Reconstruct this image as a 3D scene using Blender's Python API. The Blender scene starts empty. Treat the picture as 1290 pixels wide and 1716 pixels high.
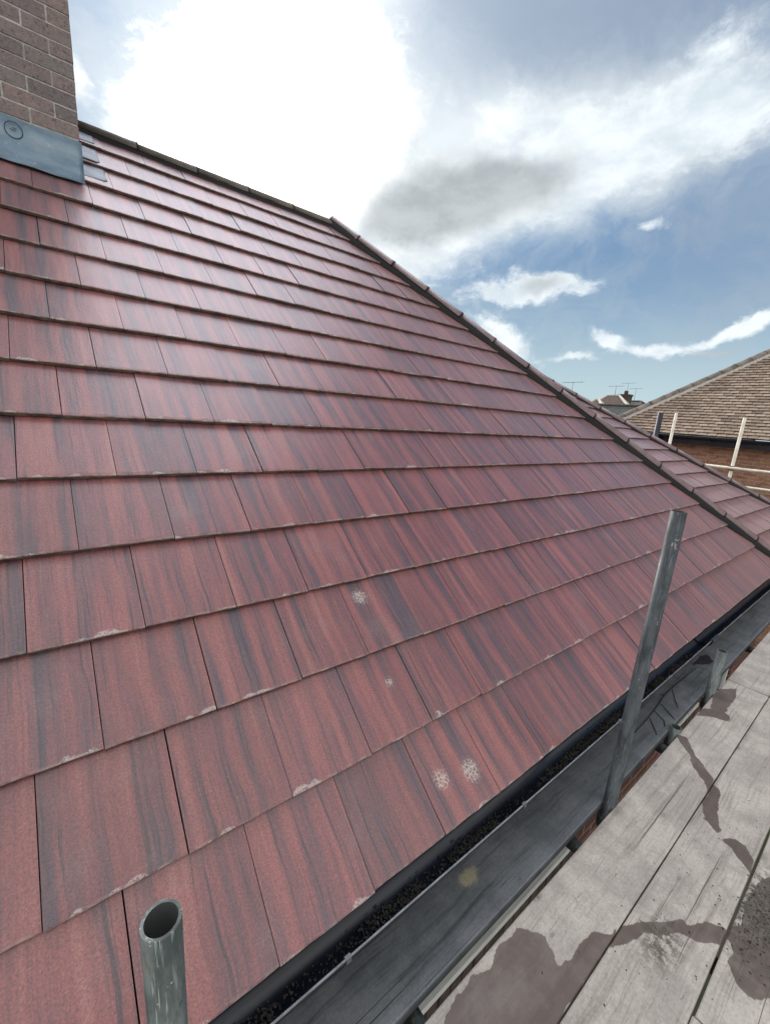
import bpy, bmesh, math, random
from mathutils import Vector, Matrix, noise
random.seed(7)
R = math.radians
scene = bpy.context.scene
COL = scene.collection

# ------------------------------------------------------------------ camera
cam_d = bpy.data.cameras.new("camera")
cam = bpy.data.objects.new("camera", cam_d); COL.objects.link(cam)
cam_d.sensor_fit = 'HORIZONTAL'; cam_d.sensor_width = 36.0
cam_d.lens = 36.0 * 703.34 / 1290.0
cam_d.clip_start = 0.02; cam_d.clip_end = 5000
CAM = Vector((-0.00827, -0.71064, 1.37932))
rx = Vector((0.78750232, -0.61220568, 0.0710232))
rd = Vector((-0.08561328, -0.22278677, -0.97110062))
rf = Vector((0.61033635, 0.75866347, -0.22785804))
m = Matrix((rx, -rd, -rf)).transposed().to_4x4(); m.translation = CAM
cam.matrix_world = m
scene.camera = cam
scene.view_settings.view_transform = 'Standard'
scene.view_settings.look = 'None'
scene.view_settings.gamma = 1.0
scene.view_settings.exposure = 0.8
scene.render.resolution_x = 769; scene.render.resolution_y = 1024

# ------------------------------------------------------------------ node helper
class NT:
    def __init__(s, nt):
        s.nt = nt; nt.nodes.clear()
    def n(s, typ, **kw):
        nd = s.nt.nodes.new(typ)
        for k, v in kw.items(): setattr(nd, k, v)
        return nd
    def link(s, a, b): s.nt.links.new(a, b)
    def put(s, sock, v):
        if isinstance(v, bpy.types.NodeSocket): s.link(v, sock)
        else: sock.default_value = v
    def math(s, op, a, b=0.0, c=0.0, clamp=False):
        nd = s.n('ShaderNodeMath', operation=op); nd.use_clamp = clamp
        s.put(nd.inputs[0], a)
        if len(nd.inputs) > 1: s.put(nd.inputs[1], b)
        if len(nd.inputs) > 2: s.put(nd.inputs[2], c)
        return nd.outputs[0]
    def vm(s, op, a, b=None, scale=None):
        nd = s.n('ShaderNodeVectorMath', operation=op)
        s.put(nd.inputs[0], a)
        if b is not None: s.put(nd.inputs[1], b)
        if scale is not None: s.put(nd.inputs['Scale'], scale)
        return nd.outputs['Value'] if op in ('DOT_PRODUCT', 'LENGTH', 'DISTANCE') else nd.outputs['Vector']
    def mix(s, f, a, b, blend='MIX'):
        nd = s.n('ShaderNodeMix', data_type='RGBA', blend_type=blend)
        nd.clamp_factor = True
        s.put(nd.inputs[0], f)
        for sock, v in ((nd.inputs[6], a), (nd.inputs[7], b)):
            if isinstance(v, (tuple, list)) and len(v) == 3: v = (*v, 1)
            s.put(sock, v)
        return nd.outputs[2]
    def noise(s, vec, scale, detail=2.0, rough=0.5, dist=0.0, color=False):
        nd = s.n('ShaderNodeTexNoise'); s.put(nd.inputs['Vector'], vec)
        nd.inputs['Scale'].default_value = scale; nd.inputs['Detail'].default_value = detail
        nd.inputs['Roughness'].default_value = rough; nd.inputs['Distortion'].default_value = dist
        return nd.outputs['Color'] if color else nd.outputs['Fac']
    def ss(s, v, lo, hi, a=0.0, b=1.0):
        nd = s.n('ShaderNodeMapRange', interpolation_type='SMOOTHSTEP')
        s.put(nd.inputs[0], v)
        for i, x in enumerate((lo, hi, a, b)): s.put(nd.inputs[i+1], x)
        return nd.outputs[0]
    def ramp(s, f, stops, interp='LINEAR'):
        nd = s.n('ShaderNodeValToRGB'); cr = nd.color_ramp; cr.interpolation = interp
        while len(cr.elements) < len(stops): cr.elements.new(0.5)
        for e, (p, c) in zip(cr.elements, stops):
            e.position = p; e.color = (*c, 1) if len(c) == 3 else c
        s.put(nd.inputs[0], f); return nd.outputs[0]
    def comb(s, x, y, z):
        nd = s.n('ShaderNodeCombineXYZ')
        for i, v in enumerate((x, y, z)): s.put(nd.inputs[i], v)
        return nd.outputs[0]
    def sep(s, v):
        nd = s.n('ShaderNodeSeparateXYZ'); s.put(nd.inputs[0], v); return nd.outputs

# sky blobs: centre direction, two tangent scale vectors, weight

WHITE = [
   ([0.3444, 0.7816, 0.5201], [5.8711, -2.6466, 0.0896], [3.3531, 3.4535, -7.4105], 1.3) ,
   ([0.2553, 0.8711, 0.4195], [6.7963, -0.7697, -2.5376], [0.6843, 5.9425, -12.755], 1.1) ,
   ([0.4742, 0.7427, 0.4729], [3.4527, -2.087, -0.1845], [3.0548, 3.9774, -9.3096], 1.1) ,
   ([0.3354, 0.7423, 0.5801], [8.4422, -3.9389, 0.1594], [5.9672, 6.3351, -11.5572], 0.8) ,
   ([0.6143, 0.7195, 0.3239], [3.9329, -5.1438, 3.968], [7.7597, -0.7703, -13.0039], 1.2) ,
   ([0.6615, 0.5863, 0.4677], [2.1924, -6.2613, 4.7491], [10.6813, -0.4734, -14.5142], 0.9) ,
   ([0.6908, 0.5266, 0.4954], [9.5167, -14.9126, 2.5822], [9.2374, 9.2478, -22.7106], 0.6) ,
   ([0.7722, 0.455, 0.4435], [1.6585, -8.726, 6.0643], [7.7576, -1.8035, -11.6588], 0.9) ,
   ([0.8007, 0.3555, 0.4821], [-0.0982, -7.7346, 5.8657], [8.7643, -4.3713, -11.3331], 0.85) ,
   ([0.8381, 0.2675, 0.4753], [-0.7268, -11.4263, 7.7116], [7.6032, -4.1246, -11.0853], 0.85) ,
   ([0.743, 0.5421, 0.3925], [3.0419, -7.04, 3.9657], [10.4834, 0.1413, -20.0419], 0.8) ,
   ([0.8012, 0.5369, 0.2641], [4.6669, -7.4559, 1.0002], [6.7373, 6.5092, -33.6782], 1.35) ,
   ([0.7485, 0.6118, 0.2559], [11.426, -14.9957, 2.4329], [13.4062, 9.9396, -62.9703], 0.7) ,
   ([0.7805, 0.5999, 0.176], [5.2258, -5.5155, -4.3735], [-4.8127, 12.6139, -21.6628], 0.95) ,
   ([0.885, 0.4325, 0.1723], [10.4825, -23.1998, 4.3983], [9.2371, 4.9398, -59.8405], 1.3) ,
   ([0.9157, 0.3718, 0.1527], [4.4377, -12.4466, 3.6956], [13.7854, -3.2985, -74.6562], 1.0) ,
   ([0.8661, 0.4802, 0.1388], [11.064, -21.0732, 3.8591], [12.5024, 5.0188, -95.365], 1.0) ,
   ([0.9439, 0.276, 0.1814], [2.8368, -14.6294, 7.4999], [19.5757, -23.1173, -66.6799], 0.95) ,
   ([0.9539, 0.2211, 0.2031], [3.2746, -26.0496, 12.9767], [14.934, -17.6685, -50.91], 1.0) ,
   ([0.8522, 0.3833, 0.3562], [9.2018, -30.8096, 11.1413], [29.541, 7.903, -79.1802], 0.7) ,
   ([0.09, 0.8911, 0.4448], [54.3603, -18.6923, 26.4491], [25.7692, 11.936, -29.1203], 0.7) ,
   ([0.7754, 0.316, 0.5467], [-1.8515, -14.1705, 10.8184], [19.6386, -9.7646, -22.2111], 0.45) ,
   ([0.4233, 0.8193, 0.3868], [3.9935, -1.5418, -1.1049], [1.3522, 4.8444, -11.7405], 1.1) ,
]
HOLES = [
   ([0.6083, 0.6317, 0.4806], [14.5009, -15.7374, 2.332], [11.7637, 11.6311, -30.1775], 1.3) ,
   ([0.7704, 0.3621, 0.5247], [-1.606, -28.5833, 22.0816], [62.2902, -26.5257, -73.1582], 0.25) ,
]
GREY = [
   ([0.6387, 0.6558, 0.4025], [3.9273, -4.6723, 1.3806], [7.1958, 4.3119, -18.4449], 1.3) ,
   ([0.7068, 0.562, 0.4296], [4.072, -9.0411, 5.1281], [15.4319, 1.7072, -27.6266], 0.8) ,
   ([0.7987, 0.5397, 0.2661], [11.667, -17.8832, 1.252], [9.3741, 12.767, -54.0218], 0.9) ,
   ([0.9412, 0.2978, 0.1597], [9.7389, -34.5779, 7.0742], [28.6083, 14.1693, -195.072], 0.9) ,
   ([0.9557, 0.2483, 0.1582], [8.5333, -37.9072, 7.9442], [37.1546, 18.4021, -253.3461], 0.6) ,
   ([0.5996, 0.7095, 0.3702], [9.6188, -7.4366, -1.3269], [5.724, 11.6461, -31.5947], 0.7) ,
]
VEIL = [
   ([0.6667, 0.4741, 0.575], [2.1706, -2.856, -0.1619], [3.622, 5.6577, -8.8643], 1.0) ,
   ([0.8974, 0.2613, 0.3555], [0.2757, -6.9731, 4.4296], [2.8443, -2.2734, -5.5088], 0.5) ,
   ([0.5651, 0.6096, 0.5559], [4.0239, -4.3079, 0.6336], [4.0702, 4.2188, -8.7651], 0.8) ,
   ([0.113, 0.8643, 0.4901], [8.6266, -0.8013, -0.5767], [5.2362, 5.4751, -10.8644], 0.5) ,
   ([0.4996, 0.6292, 0.5954], [5.0669, -4.5995, 0.6085], [5.2554, 5.5663, -10.2913], 0.5) ,
]
STAINS = {
'w1' : [(1.084, -0.23), (1.134, -0.27), (1.141, -0.296), (1.117, -0.319), (1.124, -0.341), (1.098, -0.359), (1.154, -0.375), (1.226, -0.374), (1.29, -0.388), (1.345, -0.422), (1.377, -0.426), (1.283, -0.437), (1.118, -0.43), (0.99, -0.432), (0.928, -0.452), (0.66, -0.258), (0.775, -0.22), (0.852, -0.216), (0.931, -0.237), (0.995, -0.219)] ,
'w2' : [(1.325, -0.431), (1.381, -0.433), (1.463, -0.467), (1.496, -0.498), (1.583, -0.549), (1.579, -0.567), (1.653, -0.606), (1.688, -0.66), (1.615, -0.655), (1.573, -0.628), (1.539, -0.583), (1.534, -0.56), (1.462, -0.519), (1.431, -0.488), (1.355, -0.466), (1.286, -0.435)] ,
'w3' : [(1.669, -0.642), (1.747, -0.678), (1.842, -0.673), (1.942, -0.677), (2.074, -0.709), (2.168, -0.775), (1.865, -0.883), (1.698, -0.87), (1.523, -0.759), (1.52, -0.727), (1.549, -0.7), (1.577, -0.686), (1.632, -0.681)] ,
'w4' : [(2.632, -0.203), (2.655, -0.243), (2.533, -0.323), (2.473, -0.387), (2.441, -0.425), (2.4, -0.435), (2.351, -0.474), (2.225, -0.49), (2.13, -0.533), (2.098, -0.527), (2.126, -0.47), (2.216, -0.435), (2.318, -0.434), (2.378, -0.402), (2.432, -0.34), (2.54, -0.284), (2.589, -0.223)] ,
'w5' : [(2.088, -0.548), (2.137, -0.575), (2.138, -0.611), (2.078, -0.65), (1.999, -0.657), (2.025, -0.626), (2.063, -0.573)] ,
'w6' : [(3.399, -0.207), (3.514, -0.28), (3.387, -0.3), (3.278, -0.305), (3.187, -0.298), (3.131, -0.311), (3.111, -0.337), (3.055, -0.343), (3.029, -0.326), (3.015, -0.284), (2.979, -0.247), (2.943, -0.209), (3.032, -0.199), (3.096, -0.24), (3.255, -0.206)] ,
'i1' : [(3.58, 0.007), (3.805, 0.011), (3.877, -0.017), (3.792, -0.075), (3.718, -0.071), (3.647, -0.021)] ,
}
MARKS = [(1.151,0.087,0.076,0.046),(1.014,0.109,0.094,0.040),(1.011,0.682,0.592,0.045),(0.977,0.398,0.345,0.028),(1.07,0.374,0.325,0.014),(3.578,1.926,1.671,0.02),(1.123,0.258,0.224,0.012)]
TWIG = [
[(2.417, -0.056), (2.619, -0.05), (2.77, -0.041), (2.977, -0.022), (3.111, -0.02), (3.332, -0.025), (3.551, -0.031)] ,
[(3.111, -0.02), (2.976, -0.082), (2.911, -0.12)] ,
[(2.87, -0.031), (2.796, -0.112), (2.768, -0.146)] ,
[(2.746, -0.043), (2.698, -0.112), (2.646, -0.138)] ,
[(2.66, -0.048), (2.526, -0.137)] ,
[(2.977, -0.022), (2.958, 0.002)] ,
]

# ------------------------------------------------------------------ sky (clouds at fixed world directions)
SUN_DIR = Vector((0.315, 0.80, 0.515)).normalized()
SUN_EL = math.asin(SUN_DIR.z); SUN_AZ = math.atan2(SUN_DIR.x, SUN_DIR.y)
world = bpy.data.worlds.new("World"); scene.world = world; world.use_nodes = True
W = NT(world.node_tree)
tc = W.n('ShaderNodeTexCoord').outputs['Generated']
dirv = W.vm('NORMALIZE', tc)
sky = W.n('ShaderNodeTexSky', sky_type='NISHITA'); sky.sun_disc = False
sky.sun_elevation = SUN_EL; sky.sun_rotation = SUN_AZ
sky.altitude = 50; sky.air_density = 1.0; sky.dust_density = 0.7; sky.ozone_density = 2.0
nc = W.noise(dirv, 5.0, 6.0, 0.62, color=True)
wv = W.vm('ADD', dirv, W.vm('SCALE', W.vm('SUBTRACT', nc, (0.5, 0.5, 0.5)), scale=0.10))
def blob_sum(blobs, src, soft=1.0):
    tot = None
    for c, a, b, w in blobs:
        dc = W.math('MAXIMUM', W.vm('DOT_PRODUCT', src, Vector(c)), 0.05)
        da = W.math('DIVIDE', W.vm('DOT_PRODUCT', src, Vector(a)), dc)
        db = W.math('DIVIDE', W.vm('DOT_PRODUCT', src, Vector(b)), dc)
        # remove the part of a, b lying along c
        ka = Vector(a).dot(Vector(c)); kb = Vector(b).dot(Vector(c))
        da = W.math('SUBTRACT', da, ka); db = W.math('SUBTRACT', db, kb)
        d2 = W.math('ADD', W.math('MULTIPLY', da, da), W.math('MULTIPLY', db, db))
        e = W.math('MULTIPLY', W.math('EXPONENT', W.math('MULTIPLY', d2, -0.9*soft)), w)
        tot = e if tot is None else W.math('ADD', tot, e)
    return tot
fbm = W.noise(W.vm('MULTIPLY', dirv, (1, 1, 2.2)), 9.0, 8.0, 0.6)
wisp = W.noise(W.vm('MULTIPLY', wv, (1.0, 2.4, 3.2)), 4.0, 7.0, 0.62, 0.6)
dens = W.math('ADD', blob_sum(WHITE, wv, 1.35), W.math('MULTIPLY', W.math('SUBTRACT', fbm, 0.5), 0.9))
dens = W.math('SUBTRACT', dens, blob_sum(HOLES, wv))
fb2 = W.noise(W.vm('MULTIPLY', wv, (1, 1, 2.0)), 26.0, 6.0, 0.65)
dens = W.math('ADD', dens, W.math('MULTIPLY', W.math('SUBTRACT', fb2, 0.5), 1.1))
cloud = W.ss(dens, 0.30, 1.00)
soft = W.ss(W.math('ADD', blob_sum(WHITE[:11], wv, 0.62), W.math('MULTIPLY', W.math('SUBTRACT', wisp, 0.5), 1.1)), 0.15, 1.9)
grey = W.ss(W.math('ADD', blob_sum(GREY, wv, 0.8), W.math('MULTIPLY', W.math('SUBTRACT', fbm, 0.5), 0.5)), 0.15, 1.25)
veil = W.ss(W.math('ADD', blob_sum(VEIL, wv, 0.6), W.math('MULTIPLY', W.math('SUBTRACT', wisp, 0.45), 1.0)), 0.0, 1.0)
up = W.sep(dirv)[2]
sd = W.vm('DOT_PRODUCT', dirv, SUN_DIR)
K = 10.0     # the Background strength is 0.1
def kc(*v): return tuple(K*q for q in v)
base = W.mix(1.0, sky.outputs[0], (0.50, 0.60, 0.66), 'MULTIPLY')
base = W.vm('MINIMUM', base, (1.15, 1.95, 3.1))
base = W.mix(W.ss(wisp, 0.40, 0.68, 0.0, 0.40), base, kc(0.24, 0.30, 0.36))
horizon = W.ss(up, 0.02, 0.33, 0.92, 0.0)
base = W.mix(horizon, base, kc(0.33, 0.42, 0.44))
base = W.mix(W.math('MULTIPLY', veil, 0.8), base, kc(0.195, 0.24, 0.305))
glow = W.ss(sd, 0.84, 0.99)
core = W.ss(sd, 0.962, 0.998)
ccol = W.mix(glow, kc(0.56, 0.60, 0.62), kc(0.61, 0.63, 0.63))
ccol = W.mix(core, ccol, kc(2.2, 2.15, 2.05))
shade = W.ss(W.math('ADD', fbm, W.math('MULTIPLY', wisp, 0.5)), 0.55, 0.92)
ccol = W.mix(shade, W.mix(1.0, ccol, (0.74, 0.78, 0.82), 'MULTIPLY'), ccol)
halo = W.math('POWER', W.math('MAXIMUM', sd, 0.0), 22.0)
col = W.mix(1.0, base, W.mix(halo, (0, 0, 0), kc(0.30, 0.30, 0.29)), 'ADD')
col = W.mix(W.math('MULTIPLY', soft, 0.85), col, W.mix(glow, kc(0.48, 0.52, 0.54), kc(0.56, 0.60, 0.62)))
col = W.mix(cloud, col, ccol)
gcol = W.mix(W.ss(fbm, 0.35, 0.65), kc(0.25, 0.275, 0.29), kc(0.33, 0.355, 0.37))
col = W.mix(W.math('MULTIPLY', grey, 0.92), col, gcol)
# unseen bright patch added overhead so the upper tiles take a pale sheen
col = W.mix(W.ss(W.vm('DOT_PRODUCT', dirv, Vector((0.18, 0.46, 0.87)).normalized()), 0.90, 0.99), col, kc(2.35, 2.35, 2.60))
# unseen bright cloud added behind the photographer as fill light
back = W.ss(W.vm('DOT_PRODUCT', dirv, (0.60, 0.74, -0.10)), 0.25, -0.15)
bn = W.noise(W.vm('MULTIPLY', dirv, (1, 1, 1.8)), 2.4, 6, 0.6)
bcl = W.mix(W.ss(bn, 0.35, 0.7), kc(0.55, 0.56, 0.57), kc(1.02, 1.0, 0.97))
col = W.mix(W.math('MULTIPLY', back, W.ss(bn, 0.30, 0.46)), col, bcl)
# below the horizon: dull ground haze
col = W.mix(W.ss(up, -0.03, 0.0, 1.0, 0.0), col, kc(0.12, 0.12, 0.11))
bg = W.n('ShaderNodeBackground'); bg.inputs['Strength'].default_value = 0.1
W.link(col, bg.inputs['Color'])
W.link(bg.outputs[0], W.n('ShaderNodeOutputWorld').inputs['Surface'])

sun_d = bpy.data.lights.new("sun", 'SUN'); sun_d.energy = 1.4; sun_d.angle = R(12); sun_d.color = (1.0, 0.95, 0.88)
sun = bpy.data.objects.new("sun", sun_d); COL.objects.link(sun)
sun.rotation_euler = SUN_DIR.to_track_quat('Z', 'Y').to_euler()

# ------------------------------------------------------------------ object helpers
def tag(o, label=None, cat=None, group=None, kind=None):
    if label: o['label'] = label
    if cat: o['category'] = cat
    if group: o['group'] = group
    if kind: o['kind'] = kind
    return o
def empty(name, loc=(0, 0, 0)):
    o = bpy.data.objects.new(name, None); COL.objects.link(o); o.location = loc
    o.empty_display_size = 0.1
    return o
def obj(name, bm, mats, parent=None, smooth=False, bevel=0.0):
    me = bpy.data.meshes.new(name)
    bm.normal_update()
    bm.to_mesh(me); bm.free()
    if not isinstance(mats, (list, tuple)): mats = [mats]
    for mt in mats: me.materials.append(mt)
    o = bpy.data.objects.new(name, me); COL.objects.link(o)
    if parent:
        o.parent = parent
        pm = Vector((0, 0, 0)); p = parent
        while p: pm += p.location; p = p.parent
        me.transform(Matrix.Translation(-pm))
    if smooth: me.polygons.foreach_set('use_smooth', [True]*len(me.polygons))
    if bevel:
        b = o.modifiers.new('bevel', 'BEVEL'); b.width = bevel; b.segments = 2; b.limit_method = 'ANGLE'
    return o
def box(bm, x0, x1, y0, y1, z0, z1, mat=0, mtx=None):
    v = [bm.verts.new((x, y, z)) for x in (x0, x1) for y in (y0, y1) for z in (z0, z1)]
    if mtx:
        for q in v: q.co = mtx @ q.co
    for f in ((0, 1, 3, 2), (4, 6, 7, 5), (0, 4, 5, 1), (2, 3, 7, 6), (0, 2, 6, 4), (1, 5, 7, 3)):
        bm.faces.new([v[i] for i in f]).material_index = mat
    return v
def frame_of(d):
    d = Vector(d).normalized()
    a = Vector((0, 0, 1)) if abs(d.z) < 0.9 else Vector((1, 0, 0))
    x = d.cross(a).normalized(); return x, d.cross(x).normalized(), d
def tube(bm, a, b, r, seg=20, r2=None, caps=True, inner=None, mat=0, imat=None):
    a = Vector(a); b = Vector(b); x, y, d = frame_of(b-a); r2 = r if r2 is None else r2
    def ring(c, rr): return [bm.verts.new(c + x*math.cos(2*math.pi*i/seg)*rr + y*math.sin(2*math.pi*i/seg)*rr) for i in range(seg)]
    def skin(p, q, sm=True, mi=None):
        for i in range(seg):
            f = bm.faces.new((p[i], p[(i+1) % seg], q[(i+1) % seg], q[i])); f.smooth = sm; f.material_index = mat if mi is None else mi
    A, B = ring(a, r), ring(b, r2); skin(A, B)
    if inner:
        for c, o_ in ((b, B), (a, A)):
            I = ring(c, inner); skin(o_, I, False)
            if c is b: IB = I
            else: IA = I
        skin(IB, IA, True, imat)
    elif caps:
        bm.faces.new(A[::-1]).material_index = mat; bm.faces.new(B).material_index = mat
def new_mat(name):
    mt = bpy.data.materials.new(name); mt.use_nodes = True
    t = NT(mt.node_tree)
    out = t.n('ShaderNodeOutputMaterial'); p = t.n('ShaderNodeBsdfPrincipled')
    t.link(p.outputs[0], out.inputs['Surface'])
    return mt, t, p
def bump(t, p, h, strength=0.3, dist=0.01, normal=None):
    b = t.n('ShaderNodeBump'); b.inputs['Strength'].default_value = strength; b.inputs['Distance'].default_value = dist
    t.put(b.inputs['Height'], h)
    if normal is not None: t.link(normal, b.inputs['Normal'])
    t.link(b.outputs[0], p.inputs['Normal']); return b.outputs[0]
def pos(t): return t.n('ShaderNodeNewGeometry').outputs['Position']
def oco(t): return t.n('ShaderNodeTexCoord').outputs['Object']
def simple(name, col, rough=0.6, metal=0.0, var=0.15, scale=12.0, bstr=0.15, spec=0.5, scale2=None):
    mt, t, p = new_mat(name)
    P = oco(t)
    n1 = t.noise(P, scale, 4, 0.6)
    c = t.mix(t.ss(n1, 0.3, 0.7), tuple(v*(1-var) for v in col), tuple(min(1, v*(1+var)) for v in col))
    t.link(c, p.inputs['Base Color']); p.inputs['Roughness'].default_value = rough
    p.inputs['Metallic'].default_value = metal; p.inputs['Specular IOR Level'].default_value = spec
    bump(t, p, t.noise(P, scale2 or scale*8, 3), bstr, 0.004)
    return mt

# ------------------------------------------------------------------ materials
def tile_material(name, stops, grain=1.0, efflo=1.0, marks=()):
    mt, t, p = new_mat(name)
    uv = t.n('ShaderNodeUVMap'); uv.uv_map = 'tile_uv'
    rv = t.n('ShaderNodeUVMap'); rv.uv_map = 'tile_rand'
    U = t.sep(uv.outputs[0]); Rr = t.sep(rv.outputs[0])
    P = pos(t)
    wob = t.noise(t.comb(t.math('MULTIPLY', U[0], 3.0), t.math('MULTIPLY', U[1], 5.0), Rr[0]), 1.0, 2)
    uu = t.math('ADD', t.math('ADD', U[0], t.math('MULTIPLY', Rr[0], 37.0)), t.math('MULTIPLY', wob, 0.025))
    vv = U[1]
    n1 = t.noise(t.comb(t.math('MULTIPLY', uu, 17.0), t.math('MULTIPLY', vv, 0.9), t.math('MULTIPLY', Rr[1], 9.0)), 1.0, 1.5, 0.5)
    n2 = t.noise(t.comb(t.math('MULTIPLY', uu, 42.0), t.math('MULTIPLY', vv, 1.6), 3.3), 1.0, 2.0, 0.6)
    n3 = t.noise(t.comb(t.math('MULTIPLY', uu, 95.0), t.math('MULTIPLY', vv, 2.2), 7.3), 1.0, 2.0, 0.6)
    f = t.math('ADD', t.math('MULTIPLY', n1, 0.62), t.math('MULTIPLY', n2, 0.38))
    f = t.math('ADD', f, t.math('MULTIPLY', t.math('SUBTRACT', Rr[1], 0.5), 0.04))
    c = t.ramp(f, stops)
    line = t.math('MULTIPLY', t.ss(n3, 0.55, 0.68), t.ss(n1, 0.66, 0.44))
    c = t.mix(t.math('MULTIPLY', line, 0.75), c, (0.030, 0.025, 0.034))
    n4 = t.noise(t.comb(t.math('MULTIPLY', uu, 210.0), t.math('MULTIPLY', vv, 4.5), 1.3), 1.0, 2.0, 0.6)
    c = t.mix(t.ss(n4, 0.56, 0.74, 0, 0.40), c, (0.055, 0.040, 0.050))
    c = t.mix(t.ss(n4, 0.42, 0.28, 0, 0.30), c, (0.26, 0.12, 0.105))
    gr = t.noise(P, 2.1, 5, 0.7)
    c = t.mix(t.ss(gr, 0.52, 0.75, 0, 0.30), c, (0.095, 0.068, 0.066))
    pv = t.math('MULTIPLY_ADD', Rr[0], 0.18, 0.91)
    c = t.mix(1.0, c, t.comb(pv, pv, pv), 'MULTIPLY')
    # mottled cement bloom, sparse
    bl = t.noise(P, 5.0, 4, 0.65)
    c = t.mix(t.ss(bl, 0.5, 0.85, 0.0, 0.35), c, (0.20, 0.155, 0.15))
    g = t.noise(P, 210.0, 3, 0.75)
    c = t.mix(1.0, c, t.ramp(g, [(0.28, (0.50, 0.50, 0.52)), (0.5, (1, 1, 1)), (0.72, (1.60, 1.52, 1.5))]), 'MULTIPLY')
    # white efflorescence along the lower arris, in dabs
    en = t.noise(t.comb(t.math('MULTIPLY', uu, 9.0), Rr[1], 0.0), 1.0, 2, 0.6)
    ef = t.noise(P, 130.0, 3, 0.7)
    wid = t.ss(en, 0.50, 0.72, 0.001, 0.020*efflo)
    em = t.math('MULTIPLY', t.math('LESS_THAN', t.math('ADD', t.math('ABSOLUTE', vv), t.math('MULTIPLY', t.math('SUBTRACT', ef, 0.5), 0.03)), wid), 0.75)
    c = t.mix(t.math('MULTIPLY', em, t.ss(ef, 0.38, 0.55)), c, (0.46, 0.40, 0.37))
    # worn pale line right on the edge
    ed = t.math('MULTIPLY', t.ss(t.math('ABSOLUTE', vv), 0.010, 0.001), t.ss(t.noise(P, 38.0, 3), 0.4, 0.65))
    c = t.mix(t.math('MULTIPLY', ed, 0.55), c, (0.33, 0.25, 0.22))
    sp = t.ss(t.noise(P, 95.0, 3, 0.8), 0.70, 0.76)
    c = t.mix(t.math('MULTIPLY', sp, 0.6), c, (0.45, 0.40, 0.37))
    for (mx, my, mz, mr) in marks:
        d = t.vm('DISTANCE', P, (mx, my, mz))
        vo = t.n('ShaderNodeTexVoronoi', feature='DISTANCE_TO_EDGE'); t.link(P, vo.inputs['Vector']); vo.inputs['Scale'].default_value = 75.0
        k = t.math('MULTIPLY', t.ss(t.math('ADD', d, t.math('MULTIPLY', t.math('SUBTRACT', ef, 0.5), mr*1.4)), mr, mr*0.55),
                   t.ss(vo.outputs[0], 0.22, 0.08))
        c = t.mix(t.math('MULTIPLY', k, t.ss(t.noise(P, 160.0, 3, 0.7), 0.35, 0.55, 0.25, 0.8)), c, (0.50, 0.43, 0.38))
        halo = t.ss(t.math('ADD', d, t.math('MULTIPLY', t.math('SUBTRACT', ef, 0.5), mr*2.5)), mr*1.3, mr*0.4)
        c = t.mix(t.math('MULTIPLY', halo, 0.15), c, (0.36, 0.29, 0.26))
    t.link(c, p.inputs['Base Color'])
    p.inputs['Roughness'].default_value = 0.37
    p.inputs['Sheen Weight'].default_value = 0.45; p.inputs['Sheen Roughness'].default_value = 0.35; p.inputs['Sheen Tint'].default_value = (0.95, 0.88, 0.92, 1)
    p.inputs['Specular IOR Level'].default_value = 1.0
    h = t.math('ADD', t.math('MULTIPLY', g, 0.6), t.math('MULTIPLY', t.noise(P, 90.0, 3, 0.6), 0.8))
    h = t.math('ADD', h, t.math('MULTIPLY', n3, 0.35))
    bump(t, p, h, 0.34*grain, 0.003)
    return mt
RED = [(0.27, (0.045, 0.036, 0.050)), (0.37, (0.080, 0.046, 0.060)), (0.44, (0.130, 0.053, 0.059)), (0.52, (0.195, 0.062, 0.063)), (0.61, (0.245, 0.080, 0.072)), (0.76, (0.29, 0.125, 0.110))]
M = {}
M['tile'] = tile_material('red_brown_streaked_concrete', RED, marks=MARKS)
M['tile_edge'] = simple('tile_butt_edge', (0.115, 0.082, 0.062), 0.85, var=0.45, scale=30, bstr=0.5, scale2=160)
M['under'] = simple('roof_underlay', (0.012, 0.011, 0.012), 0.9)
M['cap'] = simple('hip_cap_concrete', (0.125, 0.072, 0.070), 0.40, spec=0.9, var=0.3, scale=9, bstr=0.35, scale2=180)
M['ridgecap'] = simple('ridge_cap_weathered', (0.105, 0.085, 0.065), 0.6, var=0.3, scale=9, bstr=0.35, scale2=180)
M['black'] = simple('black_plastic', (0.007, 0.010, 0.018), 0.28, var=0.4, scale=7, bstr=0.05)
M['rubber'] = simple('black_rubber_roll', (0.008, 0.007, 0.008), 0.8)
M['lip'] = simple('gutter_lip_grey', (0.16, 0.17, 0.18), 0.35, var=0.3, scale=20)  # front lip, paler grey than the black channel
M['white'] = simple('white_upvc', (0.72, 0.72, 0.69), 0.35, var=0.06, scale=5, bstr=0.03)
M['render'] = simple('pale_reveal', (0.5, 0.48, 0.44), 0.8, var=0.2, scale=15)
M['cream_paint'] = simple('cream_painted_tube', (0.62, 0.58, 0.48), 0.55, var=0.18, scale=6, bstr=0.1)
M['plainedge'] = simple('plain_tile_edge', (0.07, 0.052, 0.038), 0.9, var=0.4, scale=9)  # darkened so the tile butts carry painted shadow lines between courses
M['darkbrick'] = simple('dark_sill_brick', (0.075, 0.050, 0.045), 0.85, var=0.45, scale=14, bstr=0.5)
M['mortar'] = simple('mortar_grey', (0.50, 0.47, 0.44), 0.95, var=0.2, scale=25, bstr=0.6, scale2=200)
M['glass'] = simple('dark_window_glass', (0.02, 0.025, 0.03), 0.06, var=0.1, scale=2, bstr=0.0)
M['foil'] = simple('bright_lead_soaker', (0.26, 0.30, 0.34), 0.55, metal=0.2, var=0.15, scale=14, bstr=0.35, scale2=45)
M['clip'] = simple('galvanised_clip', (0.10, 0.105, 0.11), 0.5, metal=0.0)
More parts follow.
